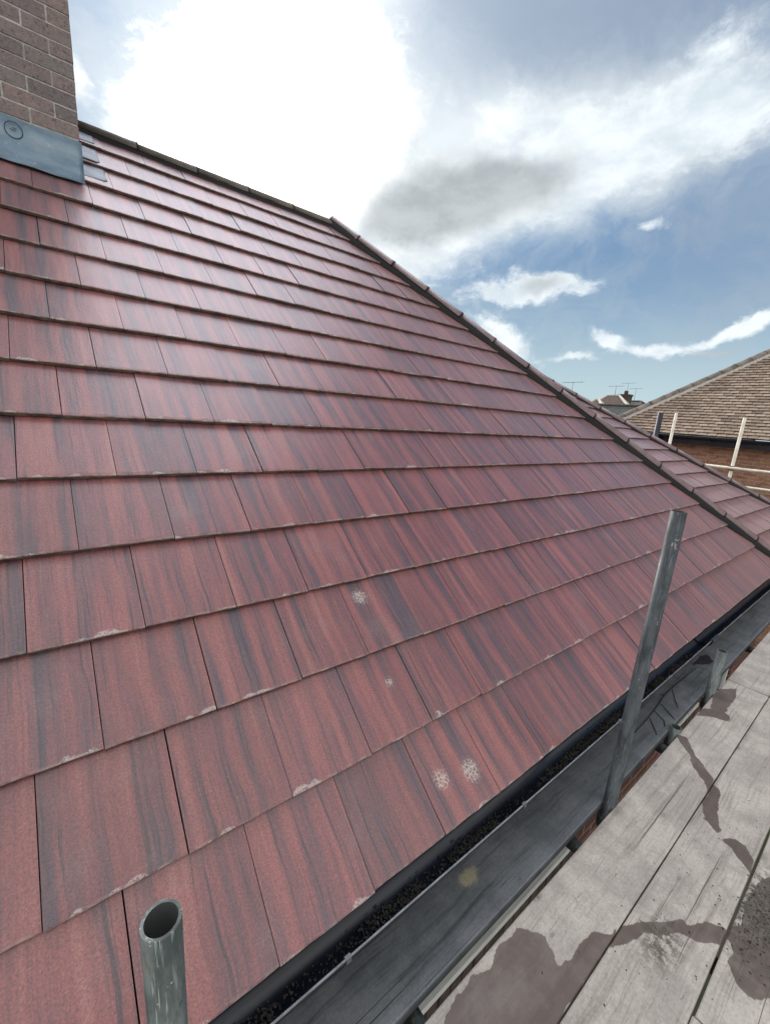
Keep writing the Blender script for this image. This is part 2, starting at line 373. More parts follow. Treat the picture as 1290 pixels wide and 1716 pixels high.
M['twig'] = simple('dark_twig_bark', (0.022, 0.020, 0.020), 0.8)
M['grit'] = simple('moss_and_grit', (0.036, 0.033, 0.029), 0.95, var=0.6, scale=60, bstr=0.6)
M['aerial'] = simple('aerial_metal', (0.2, 0.2, 0.2), 0.4, metal=0.6)

def lead_mat():
    mt, t, p = new_mat('lead_flashing')
    P = oco(t)
    a = t.noise(t.vm('MULTIPLY', P, (3, 3, 9)), 1.0, 4, 0.6); b = t.noise(P, 40, 3)
    c = t.ramp(a, [(0.3, (0.11, 0.16, 0.215)), (0.5, (0.165, 0.235, 0.30)), (0.7, (0.235, 0.30, 0.345))])
    c = t.mix(t.ss(b, 0.6, 0.75, 0, 0.3), c, (0.42, 0.43, 0.43))
    t.link(c, p.inputs['Base Color']); p.inputs['Roughness'].default_value = 0.42; p.inputs['Metallic'].default_value = 0.35
    bump(t, p, t.noise(P, 9, 3), 0.4, 0.02)
    return mt
M['lead'] = lead_mat()
def galv_mat(name, base, dark, rough=0.42, metal=0.55, rust=0.3):
    mt, t, p = new_mat(name)
    P = oco(t)
    a = t.noise(t.vm('MULTIPLY', P, (26, 26, 7)), 1.0, 5, 0.65)
    b = t.noise(t.vm('MULTIPLY', P, (90, 90, 10)), 1.0, 3, 0.6)
    c = t.mix(t.ss(a, 0.32, 0.66), dark, base)
    c = t.mix(t.ss(b, 0.56, 0.70, 0, 0.55), c, tuple(min(1, v*1.9) for v in base))
    s2 = t.noise(P, 45, 4, 0.7)
    c = t.mix(t.ss(s2, 0.66, 0.76, 0, rust), c, (0.42, 0.40, 0.36))
    s3 = t.noise(t.vm('MULTIPLY', P, (30, 30, 16)), 1.0, 4, 0.7)
    c = t.mix(t.ss(s3, 0.62, 0.72, 0, rust), c, (0.075, 0.040, 0.026))
    sc = t.noise(t.vm('MULTIPLY', P, (260, 260, 9)), 1.0, 2, 0.6)
    c = t.mix(t.ss(sc, 0.64, 0.70, 0, 0.6), c, tuple(min(1, v*3.0) for v in base))
    cs = t.noise(t.vm('MULTIPLY', P, (34, 34, 22)), 1.0, 5, 0.8)
    c = t.mix(t.ss(cs, 0.645, 0.67, 0, 0.8), c, (0.36, 0.35, 0.32))
    c = t.mix(t.ss(cs, 0.37, 0.33, 0, 0.7), c, tuple(v*0.4 for v in dark))
    t.link(c, p.inputs['Base Color']); t.put(p.inputs['Roughness'], t.ss(a, 0.3, 0.7, rough+0.18, rough))
    p.inputs['Metallic'].default_value = metal
    bump(t, p, t.math('ADD', t.math('MULTIPLY', s2, 0.8), b), 0.25, 0.002)
    return mt
M['galv'] = galv_mat('galvanised_tube', (0.125, 0.145, 0.135), (0.050, 0.062, 0.058), rust=0.5, metal=0.3)
M['galv_dark'] = galv_mat('dark_scuffed_tube', (0.050, 0.060, 0.066), (0.012, 0.016, 0.020), rust=0.35, metal=0.2)
M['galv_in'] = simple('tube_inside_shade', (0.02, 0.022, 0.02), 0.8)  # bore coloured near black, the shade inside the tubes painted in

def plain_tile_mat():
    mt, t, p = new_mat('weathered_plain_tiles')
    rv = t.n('ShaderNodeUVMap'); rv.uv_map = 'tile_rand'
    Rr = t.sep(rv.outputs[0]); P = pos(t)
    c = t.ramp(Rr[0], [(0.0, (0.20, 0.138, 0.10)), (0.35, (0.275, 0.20, 0.145)), (0.7, (0.335, 0.25, 0.185)), (0.93, (0.38, 0.295, 0.225)), (0.97, (0.13, 0.09, 0.075))])
    a = t.noise(P, 0.7, 4, 0.6)
    c = t.mix(t.ss(a, 0.40, 0.65, 0, 0.45), c, (0.25, 0.20, 0.15))
    b = t.noise(P, 14, 4, 0.7)
    c = t.mix(t.ss(b, 0.5, 0.8, 0, 0.5), c, (0.12, 0.095, 0.08))
    t.link(c, p.inputs['Base Color']); p.inputs['Roughness'].default_value = 0.85
    bump(t, p, b, 0.4, 0.01)
    return mt
M['plain'] = plain_tile_mat()

def brick_mat(name, c1, c2, mortar, bw=0.25, rh=0.083, axis='x', var=(0.16, 0.075, 0.05)):
    mt, t, p = new_mat(name)
    S = t.sep(pos(t))
    v = t.comb(S[0] if axis == 'x' else S[1], S[2], 0.0)
    v = t.vm('ADD', v, t.vm('SCALE', t.vm('SUBTRACT', t.noise(pos(t), 6, 3, color=True), (0.5, 0.5, 0.5)), scale=0.012))
    b = t.n('ShaderNodeTexBrick'); t.link(v, b.inputs['Vector'])
    b.inputs['Color1'].default_value = (*c1, 1); b.inputs['Color2'].default_value = (*c2, 1); b.inputs['Mortar'].default_value = (*mortar, 1)
    b.inputs['Scale'].default_value = 1.0; b.inputs['Mortar Size'].default_value = 0.007; b.inputs['Mortar Smooth'].default_value = 0.2
    b.inputs['Brick Width'].default_value = bw; b.inputs['Row Height'].default_value = rh; b.inputs['Bias'].default_value = -0.1
    n = t.noise(t.vm('MULTIPLY', v, (4.0, 12.0, 1.0)), 1.0, 3, 0.7)
    c = t.mix(t.ss(n, 0.45, 0.75, 0, 0.7), b.outputs[0], var)
    n2 = t.noise(pos(t), 45, 4, 0.7)
    c = t.mix(1.0, c, t.ramp(n2, [(0.3, (0.7, 0.7, 0.7)), (0.7, (1.25, 1.25, 1.25))]), 'MULTIPLY')
    t.link(c, p.inputs['Base Color']); p.inputs['Roughness'].default_value = 0.88
    bump(t, p, t.math('ADD', t.math('MULTIPLY', b.outputs[1], -1.0), t.math('MULTIPLY', n2, 0.4)), 0.6, 0.008)
    return mt
M['wall_x'] = brick_mat('dark_red_brick_wall', (0.13, 0.040, 0.028), (0.085, 0.028, 0.024), (0.26, 0.21, 0.18))
M['wall_y'] = brick_mat('dark_red_brick_wall_end', (0.13, 0.040, 0.028), (0.085, 0.028, 0.024), (0.26, 0.21, 0.18), axis='y')
M['far_y'] = brick_mat('orange_brown_brick_wall', (0.42, 0.22, 0.14), (0.30, 0.145, 0.09), (0.42, 0.34, 0.26), axis='y', var=(0.10, 0.050, 0.038))
M['far_x'] = brick_mat('orange_brown_brick_wall_end', (0.37, 0.17, 0.10), (0.26, 0.11, 0.065), (0.33, 0.25, 0.18), axis='x', var=(0.10, 0.050, 0.038))
def chimney_brick():
    mt, t, p = new_mat('chimney_brick')
    rv = t.n('ShaderNodeUVMap'); rv.uv_map = 'tile_rand'; Rr = t.sep(rv.outputs[0]); P = pos(t)
    c = t.ramp(Rr[0], [(0.0, (0.17, 0.14, 0.145)), (0.4, (0.24, 0.185, 0.18)), (0.75, (0.29, 0.21, 0.20)), (1.0, (0.22, 0.195, 0.19))])
    n = t.noise(P, 22, 5, 0.75); n2 = t.noise(P, 130, 3, 0.7)
    n3 = t.noise(P, 60, 4, 0.7)
    c = t.mix(t.ss(n, 0.40, 0.62, 0, 0.75), c, (0.18, 0.16, 0.155))
    c = t.mix(t.ss(n3, 0.56, 0.66, 0, 0.65), c, (0.30, 0.27, 0.24))
    c = t.mix(t.ss(n2, 0.62, 0.70, 0, 0.8), c, (0.42, 0.37, 0.33))
    c = t.mix(t.ss(n3, 0.44, 0.34, 0, 0.7), c, (0.05, 0.042, 0.042))
    t.link(c, p.inputs['Base Color']); p.inputs['Roughness'].default_value = 0.9
    bump(t, p, t.math('ADD', n, n2), 0.7, 0.005)
    return mt
M['cbrick'] = chimney_brick()

def wood_mat(name, dry, dry2, wet, grain_dark, rough=0.75, yellow=None):
    mt, t, p = new_mat(name)
    P = pos(t)
    at = t.n('ShaderNodeAttribute'); at.attribute_name = 'wet'; wetm = t.ss(at.outputs['Fac'], 0.30, 0.62)
    am = t.n('ShaderNodeAttribute'); am.attribute_name = 'mud'; mudm = am.outputs['Fac']
    ab = t.n('ShaderNodeAttribute'); ab.attribute_name = 'board'; bd = ab.outputs['Fac']
    S = t.sep(P)
    wob = t.noise(P, 2.2, 3, 0.6)
    y2 = t.math('ADD', S[1], t.math('MULTIPLY', wob, 0.05))
    g1 = t.noise(t.comb(t.math('MULTIPLY', S[0], 1.6), t.math('MULTIPLY', y2, 38.0), bd), 1.0, 4, 0.65)
    g2 = t.noise(t.comb(t.math('MULTIPLY', S[0], 5.0), t.math('MULTIPLY', y2, 190.0), bd), 1.0, 3, 0.7)
    blot = t.noise(P, 6.0, 5, 0.65)
    fine = t.noise(P, 120.0, 3, 0.7)
    c = t.mix(t.ss(blot, 0.35, 0.65), dry, dry2)
    c = t.mix(t.ss(g1, 0.50, 0.72, 0, 0.6), c, grain_dark)
    c = t.mix(t.ss(g2, 0.54, 0.70, 0, 0.5), c, grain_dark)
    g3 = t.noise(t.comb(t.math('MULTIPLY', S[0], 0.7), t.math('MULTIPLY', t.math('ADD', S[1], t.math('MULTIPLY', wob, 0.012)), 120.0), t.math('ADD', bd, 5.0)), 1.0, 1, 0.5)
    c = t.mix(t.ss(g3, 0.70, 0.73, 0, 0.8), c, tuple(v*0.35 for v in grain_dark))
    bv = t.math('MULTIPLY_ADD', t.noise(t.comb(bd, 0.0, 0.0), 3.7, 0), 0.4, 0.8)
    c = t.mix(1.0, c, t.comb(bv, bv, bv), 'MULTIPLY')
    # elongated dents, knots and dirt specks
    sp = t.noise(t.vm('MULTIPLY', P, (26, 60, 10)), 1.0, 3, 0.7)
    c = t.mix(t.ss(sp, 0.68, 0.76, 0, 0.7), c, (0.055, 0.048, 0.042))
    vo = t.n('ShaderNodeTexVoronoi'); t.link(t.vm('MULTIPLY', P, (4.2, 9.0, 1.0)), vo.inputs['Vector']); vo.inputs['Scale'].default_value = 1.0
    kn = t.math('MULTIPLY', t.ss(vo.outputs['Distance'], 0.13, 0.05), t.ss(t.math('SINE', t.math('MULTIPLY', vo.outputs['Distance'], 170.0)), -0.6, 0.8, 0.35, 1.0))
    c = t.mix(t.math('MULTIPLY', kn, 0.65), c, (0.07, 0.058, 0.05))
    if yellow:
        dd = t.vm('LENGTH', t.vm('MULTIPLY', t.vm('SUBTRACT', P, (yellow[0], yellow[1], -0.27)), (0.75, 1.3, 0.0)))
        dd = t.math('ADD', dd, t.math('MULTIPLY', t.math('SUBTRACT', t.noise(P, 28.0, 4, 0.7), 0.5), 0.05))
        c = t.mix(t.ss(dd, 0.045, 0.020, 0, 0.75), c, (0.36, 0.33, 0.22))
    c = t.mix(1.0, c, t.ramp(fine, [(0.3, (0.82, 0.82, 0.82)), (0.7, (1.15, 1.15, 1.15))]), 'MULTIPLY')
    wf = t.math('MULTIPLY', wetm, t.ss(t.noise(P, 9.0, 4, 0.65), 0.3, 0.6, 0.80, 0.96))
    c = t.mix(wf, c, t.mix(t.ss(g1, 0.4, 0.7, 0, 0.5), wet, tuple(v*0.7 for v in wet)))
    mm = t.math('MULTIPLY', mudm, t.ss(t.noise(P, 34, 5, 0.75), 0.42, 0.58))
    c = t.mix(t.math('MULTIPLY', mm, 0.85), c, (0.060, 0.052, 0.035))
    t.link(c, p.inputs['Base Color'])
    t.put(p.inputs['Roughness'], t.mix(wetm, (rough,)*3, (0.45, 0.45, 0.45)))
    h = t.math('ADD', t.math('MULTIPLY', g2, 0.6), t.math('ADD', t.math('MULTIPLY', g1, 0.6), t.math('MULTIPLY', fine, 0.35)))
    h = t.math('ADD', h, t.math('MULTIPLY', mm, 1.2))
    bump(t, p, h, 0.30, 0.003)
    return mt
M['board'] = wood_mat('weathered_scaffold_board', (0.46, 0.420, 0.365), (0.33, 0.300, 0.265), (0.098, 0.070, 0.055), (0.19, 0.16, 0.135))
M['board_dark'] = wood_mat('dark_grey_scaffold_board', (0.150, 0.160, 0.168), (0.100, 0.110, 0.118), (0.024, 0.020, 0.020), (0.022, 0.025, 0.030), 0.5, yellow=(1.071, -0.021))  # darker, bluer version of the board colours

def ground_mat():
    mt, t, p = new_mat('ground_lawn_and_paving'); P = pos(t)
    a = t.noise(P, 0.12, 5, 0.6); b = t.noise(P, 6, 4, 0.7)
    c = t.mix(t.ss(a, 0.45, 0.55), (0.05, 0.075, 0.03), (0.12, 0.115, 0.10))
    c = t.mix(t.ss(b, 0.3, 0.7, 0, 0.5), c, (0.07, 0.065, 0.05))
    t.link(c, p.inputs['Base Color']); p.inputs['Roughness'].default_value = 0.95
    bump(t, p, b, 0.5, 0.05); return mt
M['ground'] = ground_mat()
def distant_roof(name, c1, c2):
    mt, t, p = new_mat(name); P = pos(t); S = t.sep(P)
    w = t.math('FRACT', t.math('MULTIPLY', S[2], 5.2))
    n = t.noise(P, 1.5, 5, 0.7); n2 = t.noise(P, 7, 3, 0.8)
    c = t.mix(t.ss(n, 0.35, 0.65), c1, c2)
    c = t.mix(t.ss(w, 0.30, 0.05, 0, 0.55), c, tuple(v*0.35 for v in c1))
    c = t.mix(t.ss(n2, 0.55, 0.7, 0, 0.5), c, tuple(min(1, v*1.8) for v in c2))
    t.link(c, p.inputs['Base Color']); p.inputs['Roughness'].default_value = 0.85
    bump(t, p, t.math('ADD', w, n2), 0.5, 0.05); return mt
M['droof_grey'] = distant_roof('grey_green_pantiles', (0.055, 0.065, 0.062), (0.085, 0.098, 0.090))
M['droof_brown'] = distant_roof('brown_roof_tiles', (0.12, 0.095, 0.080), (0.17, 0.13, 0.105))

# ------------------------------------------------------------------ tiled slopes
PITCH = R(40.956); CP, SP = math.cos(PITCH), math.sin(PITCH)
GAUGE = 0.32625; TW = 0.30
def slope(name, O, U, V, N, u0, u1, rows, gauge, width, shift, cuts, mats, parent, thick=0.024, length=0.40,
          nu=7, detail=True, jit=1.0, camber=0.0):
    """cuts: (point, normal) - what lies on the normal's side is removed.  All tiles of a slope are one surface."""
    O, U, V, N = (Vector(q) for q in (O, U, V, N))
    bm = bmesh.new(); l1 = bm.loops.layers.uv.new('tile_uv'); l2 = bm.loops.layers.uv.new('tile_rand')
    rnd = random.Random(hash(name) % 1 + 11)
    prof = [(0.004, -thick), (0.0, -thick*0.75), (0.0, -0.0045), (0.0012, -0.0015), (0.0045, -0.0001), (0.014, 0.0), (length*0.5, 0.0), (length, 0.0)] if detail else \
           [(0.0, -thick), (0.0, 0.0), (length, 0.0)]
    drop = thick/gauge
    for j in range(rows):
        sh = shift + (0.0 if j % 2 else 0.5)
        k0 = math.floor(u0/width - sh); k1 = math.ceil(u1/width - sh)
        for k in range(k0, k1):
            ua = (k+sh)*width
            gap = 0.0015 if detail else 0.004
            r1, r2 = rnd.random(), rnd.random()
            ju = rnd.uniform(-1, 1)*0.0008*jit; jv = rnd.uniform(-1, 1)*0.0022*jit; jw = rnd.uniform(-1, 1)*0.0019*jit
            rot = rnd.uniform(-1, 1)*0.004*jit; tl = rnd.uniform(-1, 1)*0.0022*jit
            grid = []
            ends = [0.0] + [q/nu for q in range(1, nu)] + [1.0]
            wn = [rnd.uniform(-1, 1) for _ in ends]
            for pi, (pv, pw) in enumerate(prof):
                rowv = []
                for i, e in enumerate(ends):
                    uu = gap + e*(width-2*gap)
                    v_ = pv + rot*(uu-width/2)*2 + jv; w_ = pw - drop*pv + jw + tl*(e-0.5)*2
                    if detail and pi in (2, 3, 4): v_ += wn[i]*0.0013; w_ += -abs(wn[i])*0.0010
                    if camber: w_ += camber*(1-(2*e-1)**2)
                    rowv.append((bm.verts.new(O + U*(ua+uu+ju) + V*(j*gauge+v_) + N*w_), uu, pv if pi >= 2 or not detail else 0.05))
                grid.append(rowv)
            def face(a, b, c, d, mi):
                f = bm.faces.new((a[0], b[0], c[0], d[0])); f.material_index = mi
                for lp, q in zip(f.loops, (a, b, c, d)):
                    lp[l1].uv = (q[1], q[2]); lp[l2].uv = (r1, r2)
                return f
            nb = 2 if detail else 1
            for pi in range(len(prof)-1):
                for i in range(len(ends)-1):
                    face(grid[pi][i], grid[pi][i+1], grid[pi+1][i+1], grid[pi+1][i], 1 if pi < nb else 0)
            # side skirts
            for i, fl in ((0, False), (len(ends)-1, True)):
                top = [g[i] for g in grid[nb:]]
                bot = [(bm.verts.new(q[0].co - N*(thick*0.8)), q[1], q[2]) for q in top]
                for a in range(len(top)-1):
                    if fl: face(top[a], bot[a], bot[a+1], top[a+1], 1)
                    else: face(top[a], top[a+1], bot[a+1], bot[a], 1)
    # underlay sheet
    w = -thick*2.3
    q = [bm.verts.new(O + U*a + V*b + N*w) for a, b in ((u0, 0.02), (u1, 0.02), (u1, rows*gauge+0.1), (u0, rows*gauge+0.1))]
    f = bm.faces.new(q); f.material_index = 2
    for lp in f.loops: lp[l1].uv = (0.1, 0.2); lp[l2].uv = (0.5, 0.5)
    for cp, cn in cuts:
        bmesh.ops.bisect_plane(bm, geom=bm.verts[:]+bm.edges[:]+bm.faces[:], plane_co=Vector(cp), plane_no=Vector(cn), clear_outer=True)
    return obj(name, bm, mats, parent)

def caps(name, A, B, r, step, mats, parent, roll=0.0, flare=1.035, seg=12, dropn=0.0, normals=None, clip=True):
    """half-round cap tiles laid from A up to B, one mesh for the line; roll: width of the rubber strip under it"""
    A, B = Vector(A), Vector(B); d = (B-A).normalized(); L = (B-A).length
    side = d.cross(Vector((0, 0, 1))).normalized(); upv = side.cross(d).normalized()
    bm = bmesh.new(); n = int(L/step)+1; rnd = random.Random(5)
    for k in range(n):
        a, b = k*step+0.002, min((k+1)*step-0.003, L)
        if b-a < 0.05: continue
        off = upv*rnd.uniform(-0.003, 0.003) + side*rnd.uniform(-0.003, 0.003)
        rings = []
        for s_, rr in ((a, r*flare), (a+0.035, r*flare), (a+0.04, r*1.0), (b, r*0.985)):
            rings.append([bm.verts.new(A + d*s_ + off + side*math.cos(math.pi*i/seg)*rr + upv*(math.sin(math.pi*i/seg)*rr*0.92 + dropn)) for i in range(seg+1)])
        inn = [[bm.verts.new(A + d*s_ + off + side*math.cos(math.pi*i/seg)*(r*0.86) + upv*(math.sin(math.pi*i/seg)*r*0.78 + dropn)) for i in range(seg+1)] for s_ in (a, b)]
        for p, q in zip(rings[:-1], rings[1:]):
            for i in range(seg):
                f = bm.faces.new((p[i], q[i], q[i+1], p[i+1])); f.smooth = True
        for i in range(seg):
            bm.faces.new((rings[0][i+1], rings[0][i], inn[0][i], inn[0][i+1])[::-1])
            bm.faces.new((rings[-1][i], rings[-1][i+1], inn[1][i+1], inn[1][i])[::-1])
        for o_, i_ in ((0, 0), (seg, seg)):
            bm.faces.new((rings[0][o_], rings[-1][o_], inn[1][i_], inn[0][i_]))
        if clip:      # dark union and screw at the joint
            c = A + d*(a+0.008) + off
            ang = math.pi*0.5
            rr = r*flare+0.0015
            pr = [[bm.verts.new(c + d*s_ + side*math.cos(math.pi*i/seg)*q_ + upv*(math.sin(math.pi*i/seg)*q_*0.92 + dropn)) for i in range(seg+1)] for s_, q_ in ((-0.012, rr-0.004), (-0.010, rr), (0.002, rr), (0.004, rr-0.004))]
            for p, q in zip(pr[:-1], pr[1:]):
                for i in range(seg):
                    f = bm.faces.new((p[i], q[i], q[i+1], p[i+1])); f.material_index = 1
    # dark bedding strip standing between the caps and the tiles
    prev = None; nseg = max(2, int(L/0.06))
    for s_ in range(nseg+1):
        t_ = L*s_/nseg; wv = 0.003*math.sin(s_*1.7)
        cur = []
        for sg in (-1, 1):
            for q_, h_ in ((0.2, dropn+r*0.5), (0.93, dropn+0.012), (0.95+roll/r+wv*4, -r*0.55), (0.95+roll/r, -r*1.5)):
                cur.append(bm.verts.new(A + d*t_ + side*(sg*r*q_) + upv*h_))
        if prev:
            for o_ in (0, 4):
                for i in range(3):
                    f = bm.faces.new((prev[o_+i], cur[o_+i], cur[o_+i+1], prev[o_+i+1])); f.material_index = 1; f.smooth = True
        prev = cur
    return obj(name, bm, mats, parent)

# ================================================================== ground
bm = bmesh.new()
v = [bm.verts.new(q) for q in ((-1500, -1500, -5.3), (1500, -1500, -5.3), (1500, 1500, -5.3), (-1500, 1500, -5.3))]
bm.faces.new(v); tag(obj('ground', bm, M['ground']), kind='structure')

# ================================================================== our house
house = empty('brick_house', (1.5, 4.0, -5.3))
tag(house, 'nearest house, with big red-brown streaked tile roof, brick chimney and black gutter', 'house')
HS = 6.575          # x + y on the hip line in plan
YR = 3.93; ZR = YR*SP/CP; XR = HS-YR
SH = -0.3904
XL = -4.2          # left verge, out of the picture
mats = [M['tile'], M['tile_edge'], M['under']]
roof = slope('roof', (0, 0, 0), (1, 0, 0), (0, CP, SP), (0, -SP, CP), XL, HS, 16, GAUGE, TW, SH,
      [((HS, 0, 0), (1, 1, 0)), ((0, YR, 0), (0, 1, 0))], mats, house)
slope('hip_end_slope', (HS, 0, 0), (0, 1, 0), (-CP, 0, SP), (SP, 0, CP), 0, 2*YR, 16, GAUGE, TW, 0.1,
      [((HS, 0, 0), (-1, -1, 0)), ((XR, YR, 0), (-1, 1, 0))], mats, house, nu=2)
slope('back_slope', (0, 2*YR, 0), (-1, 0, 0), (0, -CP, SP), (0, SP, CP), -HS, -XL, 16, GAUGE, TW, 0.2,
      [((XR, YR, 0), (1, -1, 0)), ((0, YR, 0), (0, -1, 0))], mats, house, nu=2)
NF = (0, -SP, CP); NE = (SP, 0, CP); NB = (0, SP, CP)
top = Vector((XR, YR, ZR))
caps('hip_caps', (HS-0.02, 0.02, 0.01), top, 0.070, 0.47, [M['cap'], M['rubber']], house, roll=0.012, dropn=0.008)
caps('ridge_caps', top, (0.34, YR, ZR), 0.078, 0.47, [M['ridgecap'], M['rubber']], house, dropn=-0.050)
caps('ridge_caps', (-0.62, YR, ZR), (XL, YR, ZR), 0.078, 0.47, [M['ridgecap'], M['rubber']], house, dropn=-0.050)

# side extension: lower pitched front slope seen past the hip
EP = R(29.5); CE, SE = math.cos(EP), math.sin(EP)
K0 = Vector((0, 3.5594, 1.9243))
EO = K0 - Vector((0, CE, SE))*(GAUGE*12)
ext = [((10.09, 0, 0), (1, 0.6, 0)), ((HS, 0, 0), (-CP*0+-SP, 0, -CP)), ((0, 4.6, 0), (0, 1, 0))]
slope('extension_slope', EO, (1, 0, 0), (0, CE, SE), (0, -SE, CE), 3.0, 10.2, 16, GAUGE, TW, 0.13, ext, mats, house, nu=4)
ZE = K0.z + (4.6-K0.y)*SE/CE
ea = Vector((10.09-0.6*EO.y, EO.y, EO.z)); eb = Vector((10.09-0.6*4.6, 4.6, ZE))
# hip end of the extension: plane through the hip line and the y axis
dX, dZ = eb.x-ea.x, eb.z-ea.z; n_e = Vector((dZ, 0, -dX)).normalized()
LE = math.hypot(dX, dZ); VE = Vector((dX, 0, dZ))/LE
slope('extension_end_slope', (ea.x, 0, ea.z), (0, 1, 0), VE, n_e, ea.y, 8.6, int(LE/GAUGE)+1, GAUGE, TW, 0.3,
      [((10.09, 0, 0), (-1, -0.6, 0)), ((0, 8.6, 0), (0, 1, 0)), ((eb.x, 0, eb.z), (-1, 0, 0))], mats, house, nu=2)
caps('extension_hip_caps', ea, eb, 0.066, 0.50, [M['cap'], M['rubber']], house, roll=0.012, dropn=0.0)
bm = bmesh.new()      # flat top of the extension behind, hidden
caps('extension_ridge_caps', eb, (5.2, 4.6, ZE), 0.088, 0.47, [M['cap'], M['rubber']], house, dropn=0.0)
bm.free()

# walls
WY = 0.15; WX = HS-0.22
WIN = [(1.07, 2.36, -0.36, -1.205), (4.10, 4.75, -0.36, -1.17), (5.15, 6.20, -0.60, -2.60)]
bm = bmesh.new()
xs = sorted({XL+0.05, WX, *[w[0] for w in WIN], *[w[1] for w in WIN]})
for a, b in zip(xs[:-1], xs[1:]):
    hit = [w for w in WIN if abs(w[0]-a) < 1e-6]
    if hit:
        w = hit[0]
        box(bm, a, b, WY, WY+0.25, -5.3, w[3]); box(bm, a, b, WY, WY+0.25, w[2], -0.10)
    else: box(bm, a, b, WY, WY+0.25, -5.3, -0.10)
obj('front_wall', bm, M['wall_x'], house)
bm = bmesh.new(); box(bm, WX-0.25, WX, WY+0.253, 2*YR-0.2, -5.3, -0.1); obj('side_wall', bm, M['wall_y'], house)
bm = bmesh.new(); box(bm, XL+0.05, XL+0.3, WY+0.253, 2*YR-0.2, -5.3, -0.1); obj('side_wall', bm, M['wall_y'], house)
bm = bmesh.new(); box(bm, XL+0.303, WX-0.253, 2*YR-0.45, 2*YR-0.2, -5.3, -0.1)
obj('back_wall', bm, M['wall_x'], house)
bm = bmesh.new()      # gable at the left end, out of view
g = [bm.verts.new(q) for q in ((XL+0.1, 0.3, -0.1), (XL+0.1, 2*YR-0.3, -0.1), (XL+0.1, YR, ZR-0.3))]
g2 = [bm.verts.new(q.co + Vector((0.15, 0, 0))) for q in g]
bm.faces.new(g[::-1]); bm.faces.new(g2)
for i in range(3): bm.faces.new((g[i], g[(i+1) % 3], g2[(i+1) % 3], g2[i]))
obj('gable_wall', bm, M['wall_y'], house)
bm = bmesh.new(); box(bm, WX+0.003, ea.x-0.25, EO.y+0.28, 8.3, -5.3, EO.z-0.16)
obj('extension_wall', bm, M['wall_y'], house)
for x0, x1, zt, zb in WIN:      # windows in the front wall, seen through the gap in the scaffold
    w = empty('window', (x0, WY, zb)); w.parent = house; w.location = Vector((x0, WY, zb)) - house.location
    bm = bmesh.new(); t_ = 0.06
    box(bm, x0, x1, WY+0.02, WY+0.085, zb, zb+t_); box(bm, x0, x1, WY+0.02, WY+0.085, zt-t_, zt)
    nx = max(2, round((x1-x0)/0.6)+1)
    for i in range(nx):
        xc = x0 + (x1-x0-t_)*i/(nx-1)
        box(bm, xc, xc+t_, WY+0.022, WY+0.083, zb+t_, zt-t_)
    obj('frame', bm, M['white'], w, bevel=0.004)
    bm = bmesh.new(); box(bm, x0+0.01, x1-0.01, WY+0.048, WY+0.056, zb+0.01, zt-0.01); obj('pane', bm, M['glass'], w)
    bm = bmesh.new(); box(bm, x0-0.03, x1+0.03, WY-0.040, WY+0.018, zb-0.032, zb+0.008)
    obj('sill', bm, M['white'], w, bevel=0.003)
    bm = bmesh.new(); x = x0-0.04; rnd = random.Random(3)
    while x < x1+0.03:
        box(bm, x, x+0.071, WY-0.035+rnd.uniform(-.003, .003), WY-0.003, zb-0.185, zb-0.036); x += 0.083
    box(bm, x0-0.04, x1+0.04, WY-0.022, WY-0.004, zb-0.183, zb-0.040, 1)
    obj('brick_sill', bm, [M['darkbrick'], M['mortar']], w)

# fascia, soffit
bm = bmesh.new(); box(bm, XL, HS-0.08, 0.064, 0.086, -0.215, -0.030); obj('fascia', bm, M['black'], house)
bm = bmesh.new(); box(bm, XL, HS-0.08, 0.089, WY-0.002, -0.212, -0.195); obj('soffit', bm, M['black'], house)

# gutter: half-round channel with rolled lips
GX0, GX1, GY, GZ, GR = XL, HS+0.03, 0.0, -0.052, 0.062
gutter = empty('gutter', (0, GY, GZ)); gutter.parent = house; gutter.location = Vector((0, GY, GZ)) - house.location
def half_channel(x0, x1, r, th, seg=20, mat=0, bm=None, ext=1.0):
    bm = bm or bmesh.new()
    nx = max(1, int((x1-x0)/0.4))
    for rr, fl in ((r, False), (r-th, True)):
        prev = None
        for ix in range(nx+1):
            x = x0 + (x1-x0)*ix/nx
            cur = [bm.verts.new((x, GY - math.cos(math.pi*i/seg)*rr, GZ - math.sin(math.pi*i/seg)*rr*ext)) for i in range(seg+1)]
            if prev:
                for i in range(seg):
                    q = (prev[i], cur[i], cur[i+1], prev[i+1])
                    f = bm.faces.new(q[::-1] if fl else q); f.smooth = True; f.material_index = mat
            prev = cur
    return bm
bm = half_channel(GX0, GX1, GR, 0.003)
for y in (GY-GR+0.0015, GY+GR-0.0015): tube(bm, (GX0, y, GZ), (GX1, y, GZ), 0.0032, 8, mat=1 if y < 0 else 0)
obj('channel', bm, [M['black'], M['lip']], gutter)
for x in (3.70,):      # union bracket across the channel
    bm = half_channel(x-0.075, x+0.075, GR+0.007, 0.004)
    half_channel(x-0.060, x+0.060, GR-0.005, 0.006, bm=bm)
    box(bm, x-0.075, x+0.075, GY-GR-0.010, GY-GR+0.008, GZ-0.004, GZ+0.008)
    obj('union', bm, M['black'], gutter)
for x in (0.50, 1.31, 2.14, 2.82, 3.35, 3.74, 3.96, 4.41, 5.2, 6.0):      # bracket clips over the lip
    bm = bmesh.new()
    box(bm, x-0.009, x+0.009, GY-GR-0.004, GY-GR+0.007, GZ-0.001, GZ+0.0055)
    box(bm, x-0.008, x+0.008, GY-GR-0.0055, GY-GR-0.0042, GZ-0.010, GZ+0.003)
    obj('bracket_clip', bm, M['clip'], gutter, bevel=0.001)

